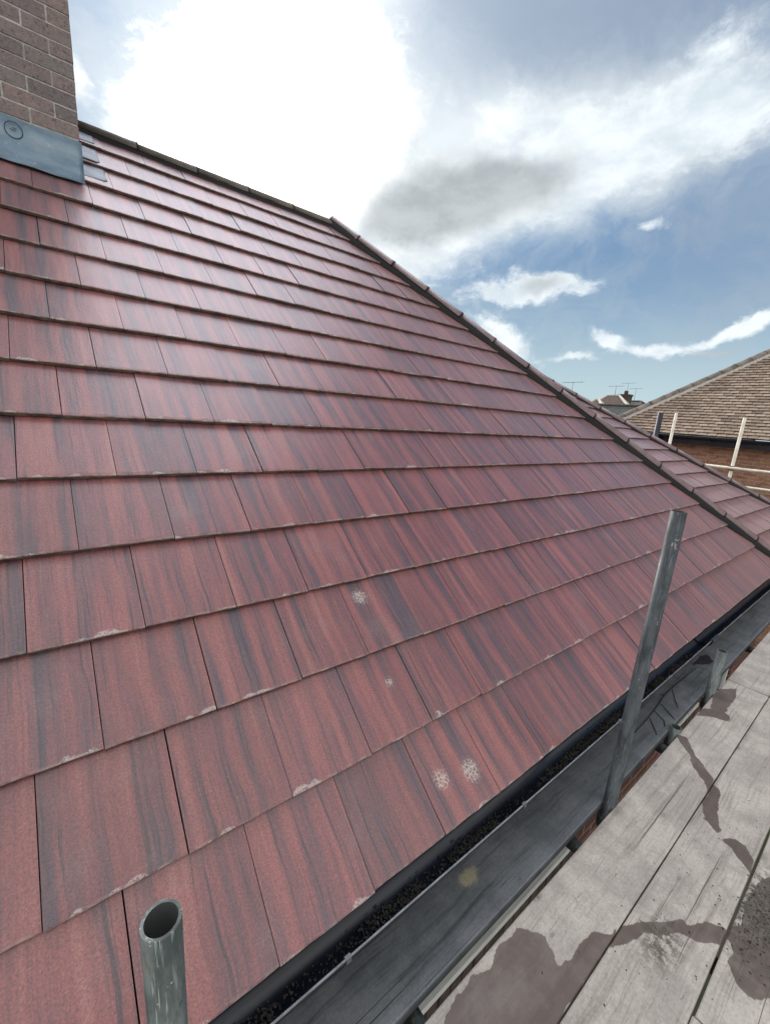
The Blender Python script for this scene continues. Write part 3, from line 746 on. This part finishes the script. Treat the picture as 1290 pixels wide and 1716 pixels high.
# chimney: individual bricks on a mortar core
CX0, CX1, CY0, CY1 = -0.62, 0.306, 3.191, 3.191+0.80
chim = empty('chimney', (0, CY0, 2.6)); chim.parent = house; chim.location = Vector((CX0, CY0, 2.6)) - house.location
bm = bmesh.new(); l2 = bm.loops.layers.uv.new('tile_rand'); rnd = random.Random(21)
z = 2.50; course = 0.083; j = 0
while z < 5.3:
    L_, H_ = 0.252, 0.1245
    for face_ in ('front', 'back', 'right', 'left'):
        a0, a1 = (CX0, CX1) if face_ in ('front', 'back') else (CY0, CY1)
        a = a1 if face_ == 'front' else a0
        sgn = -1 if face_ == 'front' else 1
        seq = ([H_] if j % 2 else []) ; pos_ = 0.0; tot = a1-a0
        while pos_ < tot-0.02:
            ln = seq.pop(0) if seq else L_
            ln = min(ln, tot-pos_)
            if tot-pos_-ln < 0.06: ln = tot-pos_
            q0, q1 = pos_+0.0, pos_+ln
            if sgn < 0: b0, b1 = a1-q1+(0.010 if q1 < tot else 0), a1-q0
            else: b0, b1 = a0+q0, a0+q1-(0.010 if q1 < tot else 0)
            jt = rnd.uniform(-0.002, 0.002); z0, z1 = z+rnd.uniform(0, 0.002), z+course-0.011+rnd.uniform(-0.002, 0.002)
            pre = len(bm.faces)
            if face_ == 'front': vs = box(bm, b0, b1, CY0+jt, CY0+0.11, z0, z1)
            elif face_ == 'back': vs = box(bm, b0, b1, CY1-0.11, CY1+jt, z0, z1)
            elif face_ == 'right': vs = box(bm, CX1-0.11, CX1-0.0015+jt*0.4, b0+0.113 if q0 == 0 and True else b0, b1, z0, z1)
            else: vs = box(bm, CX0+0.0015+jt*0.4, CX0+0.11, b0, b1, z0, z1)
            for q in vs: q.co += Vector((rnd.uniform(-1, 1), rnd.uniform(-1, 1), rnd.uniform(-1, 1)))*0.0016
            rr = rnd.random()
            bm.faces.ensure_lookup_table()
            for f in bm.faces[pre:]:
                for lp in f.loops: lp[l2].uv = (rr, rr)
            pos_ += ln
    z += course; j += 1
pre = len(bm.faces)
box(bm, CX0+0.004, CX1-0.004, CY0+0.0042, CY1-0.004, 2.4, z-0.02, 1)
obj('stack', bm, [M['cbrick'], M['mortar']], chim, bevel=0.005)
bm = bmesh.new(); box(bm, CX0-0.05, CX1+0.05, CY0-0.05, CY1+0.05, z, z+0.07); obj('coping', bm, M['mortar'], chim)
for px in (-0.38, 0.08):
    bm = bmesh.new(); tube(bm, (px, CY0+0.4, z+0.05), (px, CY0+0.4, z+0.42), 0.12, 24, r2=0.10, inner=0.085); obj('chimney_pot', bm, M['darkbrick'], chim)
# front apron of lead: upstand plus dressed skirt over the tiles
bm = bmesh.new()
zf = CY0*SP/CP
nxa = 26; prof = [(-0.010, 2.985), (-0.011, 2.87), (-0.012, zf+0.035), (-0.030, zf+0.005)]
sl = 0.30
rows_ = []
for i in range(nxa+1):
    x = CX0-0.06 + (CX1+0.010-CX0+0.06)*i/nxa
    r_ = []
    for q, (dy, zz) in enumerate(prof): r_.append(bm.verts.new((x, CY0+dy+0.002*math.sin(i*1.3+q), zz + (0.003*math.sin(i*0.9) if q == 0 else 0))))
    for q in range(1, 4):
        s_ = q/3*0.028
        yy = CY0-0.03-s_*CP; r_.append(bm.verts.new((x, yy, yy*SP/CP + 0.006 + 0.003*math.sin(i*1.1+q*2))))
    rows_.append(r_)
for p, q in zip(rows_[:-1], rows_[1:]):
    for i in range(len(p)-1):
        f = bm.faces.new((p[i+1], q[i+1], q[i], p[i])); f.smooth = True
ap = obj('lead_apron', bm, M['lead'], chim)
so = ap.modifiers.new('solid', 'SOLIDIFY'); so.thickness = 0.004
# round stamp pressed in the lead
bm = bmesh.new()
cc = Vector((-0.030, CY0-0.0175, 2.915))
seg = 40
for r0, r1 in ((0.045, 0.041),):
    a = [bm.verts.new(cc + Vector((math.cos(2*math.pi*i/seg)*r0, 0, math.sin(2*math.pi*i/seg)*r0))) for i in range(seg)]
    b = [bm.verts.new(cc + Vector((math.cos(2*math.pi*i/seg)*r1, -0.0006, math.sin(2*math.pi*i/seg)*r1))) for i in range(seg)]
    for i in range(seg): bm.faces.new((a[i], a[(i+1) % seg], b[(i+1) % seg], b[i]))
box(bm, cc.x-0.018, cc.x+0.010, cc.y-0.001, cc.y, cc.z-0.002, cc.z+0.001)
box(bm, cc.x-0.006, cc.x+0.016, cc.y-0.001, cc.y, cc.z+0.008, cc.z+0.011)
obj('lead_stamp', bm, M['under'], chim)
# soakers stepping up the right side
for k, row in enumerate((13, 14, 15)):
    bm = bmesh.new(); w_ = 0.135 if k else 0.150
    v0 = row*GAUGE+0.028 + (0.05 if row == 13 else 0.0); v1 = row*GAUGE+GAUGE-0.012 if row < 15 else row*GAUGE+0.22
    nu_, nv_ = 8, 10; G = []
    for iv in range(nv_+1):
        rr = []
        for iu in range(nu_+1):
            uu = CX1 + 0.004 + w_*iu/nu_; vv = v0 + (v1-v0)*iv/nv_
            if iu == nu_ and iv == 0: uu -= 0.018; vv += 0.012
            wl = (vv-row*GAUGE)*(-0.024/GAUGE) + 0.004 + 0.0022*math.sin(vv*(95 if row == 15 else 30)+iu*0.4)
            rr.append(bm.verts.new(Vector((uu, 0, 0)) + Vector((0, CP, SP))*vv + Vector(NF)*wl))
        G.append(rr)
    for a, b in zip(G[:-1], G[1:]):
        for i in range(nu_):
            f = bm.faces.new((a[i], a[i+1], b[i+1], b[i])); f.smooth = True
    o = obj('soaker', bm, M['foil'], chim); so = o.modifiers.new('solid', 'SOLIDIFY'); so.thickness = 0.002; so.offset = -1

# ================================================================== debris in the gutter
ICO = [(0, 0, 1), (.894, 0, .447), (.276, .851, .447), (-.724, .526, .447), (-.724, -.526, .447), (.276, -.851, .447), (.724, .526, -.447), (-.276, .851, -.447), (-.894, 0, -.447), (-.276, -.851, -.447), (.724, -.526, -.447), (0, 0, -1)]
ICF = [(0,1,2),(0,2,3),(0,3,4),(0,4,5),(0,5,1),(1,6,2),(2,7,3),(3,8,4),(4,9,5),(5,10,1),(6,7,2),(7,8,3),(8,9,4),(9,10,5),(10,6,1),(6,11,7),(7,11,8),(8,11,9),(9,11,10),(10,11,6)]
def pebbles(name, mats, mtxs):
    vs = []; fs = []
    for mt_ in mtxs:
        k = len(vs); vs += [(mt_ @ Vector(q))[:] for q in ICO]; fs += [(a+k, b+k, c+k) for a, b, c in ICF]
    me = bpy.data.meshes.new(name); me.from_pydata(vs, [], fs); me.materials.append(mats)
    o = bpy.data.objects.new(name, me); COL.objects.link(o); return o
def grit_pile(name, x0, x1, n, label, seed, zoff=0.0):
    rnd = random.Random(seed); ML = []
    for _ in range(n):
        x = rnd.uniform(x0, x1)
        dens = noise.noise(Vector((x*3.1, 0.3, 0))) + noise.noise(Vector((x*11, 2.3, 0)))*0.5
        if dens < -0.10 and rnd.random() < 0.75: continue
        y = max(-0.046, min(0.030, rnd.gauss(-0.016, 0.013)))
        r = rnd.choice((0.0014, 0.002, 0.0026, 0.0032, 0.0045))
        zb = GZ - math.sqrt(max(0, (GR-0.005)**2 - y*y))
        pile = 0.014 + 0.012*dens + 0.004*noise.noise(Vector((x*60, y*60, 0)))
        zz = max(zb + r*0.5, GZ-GR + pile*rnd.random()**0.3 + r*0.4)
        mt_ = Matrix.Translation((x, y, zz+zoff)) @ Matrix.Rotation(rnd.uniform(0, 6), 4, (rnd.random(), rnd.random(), 1)) @ Matrix.Diagonal((r*rnd.uniform(.7, 1.6), r, r*rnd.uniform(.5, 1), 1))
        ML.append(mt_)
    return tag(pebbles(name, M['grit'], ML), label, 'gutter debris', kind='stuff')
grit_pile('moss_debris', 0.05, 3.4, 5500, 'dark moss and grit lying loose in the black gutter', 4)

# ================================================================== scaffold boards
ZD = -0.27
def inside(poly, x, y):
    c = False; j = len(poly)-1
    for i in range(len(poly)):
        xi, yi = poly[i]; xj, yj = poly[j]
        if (yi > y) != (yj > y) and x < (xj-xi)*(y-yi)/(yj-yi)+xi: c = not c
        j = i
    return c
def board(x0, x1, y0, y1, wet_keys, mat, label, idx, mud=None, yellow=None, zt=ZD, res=0.0055, group='scaffold boards of the walkway', detail_to=5.2):
    nx = max(8, int((min(x1, detail_to)-x0)/res)); ny = max(4, int((y1-y0)/res))
    bm = bmesh.new(); lw = bm.verts.layers.float.new('wet'); lm = bm.verts.layers.float.new('mud'); lb = bm.verts.layers.float.new('board')
    xs = [x0 + (min(x1, detail_to)-x0)*i/nx for i in range(nx+1)]
    if x1 > detail_to: xs += [detail_to + (x1-detail_to)*i/40 for i in range(1, 41)]
    ys = [y0, y0+0.0015, y0+0.004] + [y0 + (y1-y0)*i/ny for i in range(1, ny)] + [y1-0.004, y1-0.0015, y1]
    dz = [-0.004, -0.0013, 0.0] + [0.0]*(ny-1) + [0.0, -0.0013, -0.004]
    rnd = random.Random(idx)
    cup = rnd.uniform(-0.001, 0.0015)
    polys = [(STAINS[k], min(p[0] for p in STAINS[k])-.04, max(p[0] for p in STAINS[k])+.04) for k in wet_keys]
    G = []
    for x in xs:
        r_ = []
        wy = 0.0012*noise.noise(Vector((x*2.3, idx, 0)))
        for y, d in zip(ys, dz):
            yn = (2*(y-y0)/(y1-y0)-1)
            vtx = bm.verts.new((x, y + (wy if abs(d) > 0 else 0), zt + d + cup*yn*yn + 0.0006*noise.noise(Vector((x*4, y*30, idx)))))
            w = 0.0
            for pl, a, b in polys:
                if a < x < b:
                    px = x + 0.014*noise.noise(Vector((x*20, y*20, 1))) + 0.005*noise.noise(Vector((x*55, y*55, 4)))
                    py = y + 0.008*noise.noise(Vector((x*20, y*20, 7))) + 0.003*noise.noise(Vector((x*55, y*55, 9)))
                    for ox, oy in ((0, 0), (.004, .0015), (-.004, -.0015), (.0015, -.004), (-.0015, .004)): w += 0.2*inside(pl, px+ox, py+oy)
            vtx[lw] = w; vtx[lb] = idx*1.37
            if mud:
                mx, my, mr = mud; dd = math.hypot((x-mx)*0.8, (y-my)*1.5)/mr
                vtx[lm] = max(0.0, min(1.0, 1.5-1.3*dd))
            r_.append(vtx)
        G.append(r_)
    for a, b in zip(G[:-1], G[1:]):
        for i in range(len(a)-1):
            f = bm.faces.new((a[i], b[i], b[i+1], a[i+1])); f.smooth = True
    th = 0.040
    lo = [[bm.verts.new((x, y, zt-th)) for y in (y0, y1)] for x in (xs[0], xs[-1])]
    for vv in (lo[0]+lo[1]): vv[lb] = idx*1.37
    bm.faces.new((lo[0][0], lo[0][1], lo[1][1], lo[1][0]))
    bm.faces.new([g[0] for g in G][::-1] + [lo[0][0], lo[1][0]])
    bm.faces.new([g[-1] for g in G] + [lo[1][1], lo[0][1]])
    bm.faces.new(G[0] + [lo[0][1], lo[0][0]]); bm.faces.new(G[-1][::-1] + [lo[1][0], lo[1][1]])
    o = obj('scaffold_board', bm, mat)
    return tag(o, label, 'scaffold board', group)
bA = board(-0.28, 3.598, -0.429, -0.205, ['w1', 'w4', 'w6'], M['board'], 'pale grey scaffold board next to the gap, holding the largest brown wet patch', 1)
bB = board(3.604, 7.5, -0.429, -0.205, [], M['board'], 'cream scaffold board continuing beyond the end joint near the short tube', 2)
bC = board(-0.9, 4.6, -0.655, -0.433, ['w2', 'w4', 'w5'], M['board'], 'second scaffold board from the gap, with long saw grooves and a wet band across it', 3, mud=(1.45, -0.53, 0.10))
bD = board(1.33, 5.2, -0.886, -0.663, ['w3'], M['board'], 'outer pinkish grey scaffold board with muddy wet patch at the right edge of the photo', 4, mud=(1.86, -0.72, 0.26))
bE = board(-2.5, 1.325, -0.882, -0.658, [], M['board'], 'short end of outer scaffold board at the bottom right corner of the photo', 5)
iA = board(-0.35, 3.602, -0.158, 0.062, ['i1'], M['board_dark'], 'dark grey scaffold board under the gutter, with a pale yellow splash', 8, group='scaffold boards of the walkway')
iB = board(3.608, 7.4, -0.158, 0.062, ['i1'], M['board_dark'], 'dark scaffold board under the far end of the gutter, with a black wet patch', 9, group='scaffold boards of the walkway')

# bolt-on standards and stubs
def coupler(bm, c, r=0.0275):
    c = Vector(c)
    tube(bm, c - Vector((0, 0, 0.028)), c + Vector((0, 0, 0.028)), r+0.010, 16)
    box(bm, c.x-0.02, c.x+0.02, c.y-0.085, c.y-r, c.z-0.026, c.z+0.026)
    tube(bm, c + Vector((-0.05, -0.05, 0)), c + Vector((0.05, -0.05, 0)), 0.008, 8)
def standard(x, y, ztop, mat, label, r=0.0275, zbot=-5.3, group='scaffold tubes rising beside the boards'):
    t = empty('scaffold_pole', (x, y, zbot)); tag(t, label, 'scaffold pole', group)
    bm = bmesh.new()
    tube(bm, (x, y, zbot+0.006), (x, y, ztop), r, 40, inner=r-0.0048, imat=1)
    obj('tube', bm, [mat, M['galv_in']], t)
    bm = bmesh.new(); coupler(bm, (x, y, ZD-0.105), r); obj('coupler', bm, M['galv'], t, bevel=0.002)
    bm = bmesh.new(); box(bm, x-0.075, x+0.075, y-0.075, y+0.075, zbot, zbot+0.006); tube(bm, (x, y, zbot+0.006), (x, y, zbot+0.06), r-0.0055, 12); obj('base_plate', bm, M['galv'], t)
    return t
PY = -0.182
standard(0.057, PY, 0.643, M['galv'], 'open-topped grey galvanised tube in the lower left foreground before the tiles')
standard(1.853, PY, 1.096, M['galv_dark'], 'tallest dark scuffed scaffold tube crossing in front of the roof and gutter')
standard(3.32, PY, 0.030, M['galv'], 'short green-grey scaffold tube with open top beside the far board joint')
standard(2.665, PY, -0.245, M['galv'], 'low tube stub just below board level between the tall and short tubes')
for x, r_, nm, lb in ((0.68, 0.0275, 'transom', 'cross tube under the boards nearest the bottom edge of the photo'), (1.585, 0.0275, 'transom', 'cross tube under the boards just left of the tall dark tube'),
                  (2.54, 0.0275, 'transom', 'cross tube under the boards beside the low tube stub'), (3.47, 0.0275, 'transom', 'cross tube under the boards at the end joint'), (4.48, 0.0275, 'transom', 'farthest cross tube under the boards against white window')):
    bm = bmesh.new(); tube(bm, (x, -1.35, ZD-0.041-r_), (x, 0.10, ZD-0.041-r_), r_, 24, inner=r_-0.0048)
    tag(obj('scaffold_crosstube', bm, M['galv']), lb, 'scaffold tube', 'cross tubes under the boards')
bm = bmesh.new(); tube(bm, (-3.0, PY-0.060, ZD-0.13), (7.2, PY-0.060, ZD-0.13), 0.0275, 20); tag(obj('scaffold_ledger', bm, M['galv_dark']), 'long scaffold tube running below the boards behind the poles', 'scaffold tube')

# twig on the dark board
bm = bmesh.new()
for L in TWIG:
    pts = []
    for a, b in zip(L[:-1], L[1:]):
        for i in range(6):
            f = i/6; pts.append((a[0]+(b[0]-a[0])*f, a[1]+(b[1]-a[1])*f))
    pts.append(L[-1])
    main = len(L) > 5
    for i in range(len(pts)-1):
        rr = (0.0034 if main else 0.0020)*(1 - 0.5*abs(2*i/len(pts)-1)) + 0.0006
        wob = lambda q, s: Vector((q[0] + 0.006*noise.noise(Vector((q[0]*40, s, 0))), q[1] + 0.003*noise.noise(Vector((q[0]*50, s, 5))), ZD + rr + 0.0015))
        tube(bm, wob(pts[i], 1), wob(pts[i+1], 1), rr, 6)
tag(obj('twig', bm, M['twig'], smooth=True), 'thin dark branching twig lying on the dark board beside the tall tube', 'twig')

# mortar and grit crumbs on the right-hand board
def crumbs(n, cx, cy, sx, sy, seed, label, mat, rr=(0.0008, 0.003)):
    rnd = random.Random(seed); ML = []
    for _ in range(n):
        x, y = rnd.gauss(cx, sx), rnd.gauss(cy, sy)
        if any(abs(y-g_) < 0.007 for g_ in (-0.431, -0.659, -0.205)) or y > -0.215 or y < -0.875: continue
        r = rnd.uniform(*rr)
        mt_ = Matrix.Translation((x, y, ZD + r*0.5)) @ Matrix.Rotation(rnd.uniform(0, 6), 4, 'Z') @ Matrix.Diagonal((r*rnd.uniform(1, 2.2), r, r*0.7, 1))
        ML.append(mt_)
    return tag(pebbles('dirt_crumbs', mat, ML), label, 'dirt', kind='stuff')
crumbs(380, 1.84, -0.735, 0.12, 0.045, 1, 'dark muddy crumbs on the wet outer board', M['grit'], (0.0006, 0.0026))
crumbs(120, 1.9, -0.52, 0.5, 0.08, 2, 'scattered dirt specks on the pale boards', M['grit'], (0.0007, 0.0022))

# ================================================================== far house on the right
far = empty('tiled_house', (15.5, -1.0, -5.3)); tag(far, 'orange-brown brick house with pale brown plain-tiled hipped roof at the right edge', 'house')
FX, FZ = 12.0, 1.42; FPT = R(39.0); CF, SF = math.cos(FPT), math.sin(FPT)
FYH = 4.578 + (12.397-FX)*1.0 + 0.02      # y of the hip foot
FH = 4.3     # plan half width
FYE = -7.0
pm_ = [M['plain'], M['plainedge'], M['under']]
slope('roof', (FX, 0, FZ), (0, -1, 0), (CF, 0, SF), (-SF, 0, CF), -FYH, -FYE, int(FH/CF/0.113)+1, 0.113, 0.187, 0.0,
      [((FX, FYH, 0), (1, 1, 0)), ((FX+FH, 0, 0), (1, 0, 0)), ((0, FYE+1.0, 0), (0, -1, 0))], pm_, far, thick=0.021, length=0.15, nu=4, detail=False, jit=1.2, camber=0.003)
slope('hip_end_slope', (0, FYH, FZ), (-1, 0, 0), (0, -CF, SF), (0, SF, CF), -(FX+2*FH), -FX, int(FH/CF/0.113)+1, 0.113, 0.187, 0.0,
      [((FX+FH, FYH-FH, 0), (1, -1, 0)), ((FX, FYH, 0), (-1, -1, 0))], pm_, far, thick=0.017, length=0.15, nu=1, detail=False, jit=1.5)
bm = bmesh.new()
q = [bm.verts.new(p_) for p_ in ((FX+FH, FYH-FH, FZ+FH*SF/CF), (FX+2*FH, FYH, FZ), (FX+2*FH, FYE+1, FZ), (FX+FH, FYE+1, FZ+FH*SF/CF))]
bm.faces.new(q); obj('back_slope', bm, M['droof_brown'], far)
hipA = Vector((FX-0.05, FYH+0.05, FZ-0.03)); hipB = Vector((FX+FH, FYH-FH, FZ+FH*SF/CF))
caps('hip_caps', hipA, hipB, 0.105, 0.36, [simple('far_hip_caps', (0.17, 0.145, 0.12), 0.85, var=0.35, scale=5), M['mortar']], far, dropn=0.01, clip=False)
caps('ridge_caps', hipB, (FX+FH, FYE+1, hipB.z), 0.12, 0.45, [M['plainedge'], M['mortar']], far, clip=False)
bm = bmesh.new(); box(bm, FX+0.32, FX+0.57, FYE+1, FYH-0.33, -5.3, FZ-0.10); obj('front_wall', bm, M['far_y'], far)
bm = bmesh.new(); box(bm, FX+0.573, FX+2*FH-0.33, FYH-0.58, FYH-0.33, -5.3, FZ-0.10); obj('side_wall', bm, M['far_x'], far)
bm = bmesh.new(); box(bm, FX+0.06, FX+0.31, FYE+1, FYH-0.1, FZ-0.235, FZ-0.205); box(bm, FX+0.035, FX+0.058, FYE+1, FYH-0.05, FZ-0.235, FZ-0.04); obj('eaves_boards', bm, M['black'], far)
fg = bmesh.new(); seg = 12
for rr in (0.062, 0.057):
    a = [[fg.verts.new((FX-0.035-math.cos(math.pi*i/seg)*rr, y, FZ-0.055-math.sin(math.pi*i/seg)*rr)) for i in range(seg+1)] for y in (FYE+1, FYH+0.02)]
    for i in range(seg): fg.faces.new((a[0][i], a[0][i+1], a[1][i+1], a[1][i]) if rr > 0.06 else (a[0][i], a[1][i], a[1][i+1], a[0][i+1]))
y = FYE+1.3
while y < FYH: box(fg, FX-0.10, FX+0.03, y, y+0.03, FZ-0.125, FZ-0.105); y += 0.9
obj('gutter', fg, M['black'], far)
bm = bmesh.new(); tube(bm, (FX-0.17, 3.51, -5.3), (FX-0.17, 3.51, 1.885), 0.062, 20, inner=0.055)
for zz in (1.15, 0.0, -1.5): box(bm, FX-0.24, FX+0.32, 3.47, 3.55, zz, zz+0.05)
obj('soil_pipe', bm, M['black'], far)

# scaffold of the far house, cream painted tubes
k_ = (11.0+0.00827)/(7.5+0.00827)
def fp(y, z): return (CAM.y + (y-CAM.y)*k_, CAM.z + (z-CAM.z)*k_)
for (yy, zz, lb) in ((0.922, 1.674, 'taller cream scaffold upright before the brown tiled roof'), (1.752, 1.702, 'shorter looking cream scaffold upright beside the black soil pipe')):
    Y, Z = fp(yy, zz)
    t = empty('scaffold_upright', (11.0, Y, -5.3)); tag(t, lb, 'scaffold pole', 'cream scaffold uprights by the far house')
    bm = bmesh.new(); tube(bm, (11.0, Y, -5.29), (11.0, Y, Z), 0.030, 20, inner=0.025); obj('tube', bm, M['cream_paint'], t)
    if yy < 1:
        for zc in (0.980, 0.744):
            bm = bmesh.new(); Yc, Zc = fp(yy, zc); tube(bm, (11.0, Yc, Zc-0.05), (11.0, Yc, Zc+0.045), 0.043, 14); box(bm, 10.92, 10.96, Yc-0.05, Yc+0.05, Zc-0.04, Zc+0.04); obj('coupler', bm, M['twig'], t, bevel=0.004)
    bm = bmesh.new(); box(bm, 10.92, 11.08, Y-0.08, Y+0.08, -5.3, -5.292); obj('base_plate', bm, M['galv'], t)
for zc, lb in ((0.982, 'upper cream horizontal scaffold tube across the far brick wall'), (0.744, 'lower cream horizontal scaffold tube across the far brick wall')):
    Y, Z = fp(1.3, zc)
    bm = bmesh.new(); tube(bm, (10.93, -4.0, Z), (10.93, Y+1.6, Z), 0.030, 20, inner=0.025)
    tag(obj('scaffold_rail', bm, M['cream_paint']), lb, 'scaffold tube', 'cream scaffold rails by the far house')

# ================================================================== distant houses
def house_far(cx, cy, lx, ly, rot, ze, zr, ridge, roofm, label, chimneys=(), aerials=(), name='distant_house'):
    h = empty(name, (cx, cy, -5.3)); tag(h, label, 'house', 'houses beyond the rooftops')
    Mx = Matrix.Translation((cx, cy, 0)) @ Matrix.Rotation(R(rot), 4, 'Z')
    bm = bmesh.new(); box(bm, -lx/2+.3, lx/2-.3, -ly/2+.3, ly/2-.3, -5.3, ze-0.002, mtx=Mx); obj('wall', bm, M['far_y'], h)
    bm = bmesh.new()
    b = [bm.verts.new(Mx @ Vector(q)) for q in ((-lx/2, -ly/2, ze), (lx/2, -ly/2, ze), (lx/2, ly/2, ze), (-lx/2, ly/2, ze))]
    r_ = [bm.verts.new(Mx @ Vector(q)) for q in ((-ridge/2, 0, zr), (ridge/2, 0, zr))]
    bm.faces.new((b[0], b[1], r_[1], r_[0])); bm.faces.new((b[2], b[3], r_[0], r_[1])); bm.faces.new((b[1], b[2], r_[1])); bm.faces.new((b[3], b[0], r_[0]))
    bm.faces.new(b[::-1])
    rf_ = obj('roof', bm, roofm, h)
    bm = bmesh.new()
    for a_, c_ in ((b0, r0) for b0, r0 in ((Vector((-lx/2, -ly/2, ze)), Vector((-ridge/2, 0, zr))), (Vector((-lx/2, ly/2, ze)), Vector((-ridge/2, 0, zr))), (Vector((lx/2, -ly/2, ze)), Vector((ridge/2, 0, zr))), (Vector((lx/2, ly/2, ze)), Vector((ridge/2, 0, zr))), (Vector((-ridge/2, 0, zr)), Vector((ridge/2+.01, 0, zr))))):
        tube(bm, Mx @ a_, Mx @ c_, 0.10, 8)
    obj('ridge_caps', bm, M['render'] if roofm is M['droof_brown'] else M['plainedge'], h)
    for (x, y, z0, z1, w) in chimneys:
        bm = bmesh.new(); box(bm, x-w/2, x+w/2, y-w/2, y+w/2, z0, z1); box(bm, x-w/2-.06, x+w/2+.06, y-w/2-.06, y+w/2+.06, z1+.002, z1+.15)
        for dx in (-.2, .2): tube(bm, (x+dx*w, y, z1+.15), (x+dx*w, y, z1+.5), .11, 10)
        obj('chimney', bm, M['darkbrick'], h)
    for (x, y, z0, z1) in aerials:
        bm = bmesh.new(); tube(bm, (x, y, z0), (x, y, z1), .018, 6)
        tube(bm, (x-.5, y+.4, z1-.08), (x+.5, y-.4, z1+.04), .013, 6)
        for k in range(7):
            f = -0.9+k*0.3; c = Vector((x+.5*f, y-.4*f, z1-.02+.06*f)); tube(bm, c-Vector((.13, .18, 0)), c+Vector((.13, .18, 0)), .009, 5)
        obj('aerial', bm, M['aerial'], h)
    return h
house_far(27.8, 10.3, 12, 7.5, 97, 0.0, 2.88, 9.0, M['droof_grey'], 'low grey-green tiled roof directly behind the far hip line', aerials=[(25.6, 13.6, 2.3, 4.1)])
house_far(39.0, 17.2, 7.5, 7.0, 105, 1.3, 4.35, 0.9, M['droof_brown'], 'brown pyramid roof with flat top, highest of the distant roofs', aerials=[(38.6, 16.9, 4.2, 5.1)])
house_far(33.4, 15.8, 5.0, 5.0, 100, 1.2, 3.60, 0.2, M['droof_brown'], 'small brown hipped roof left of the pyramid roof')
house_far(48.0, 19.6, 8, 8, 80, 2.0, 4.45, 2.5, M['droof_grey'], 'small grey hipped roof beside the distant brick chimney', chimneys=[(45.0, 18.75, 1.5, 4.75, 0.9)], aerials=[(45.0, 18.7, 4.9, 6.0), (46.2, 18.4, 4.0, 5.6)])
house_far(62.0, 24.2, 14, 9, 95, 2.5, 4.7, 9, M['droof_brown'], 'farthest low brown roof on the skyline')
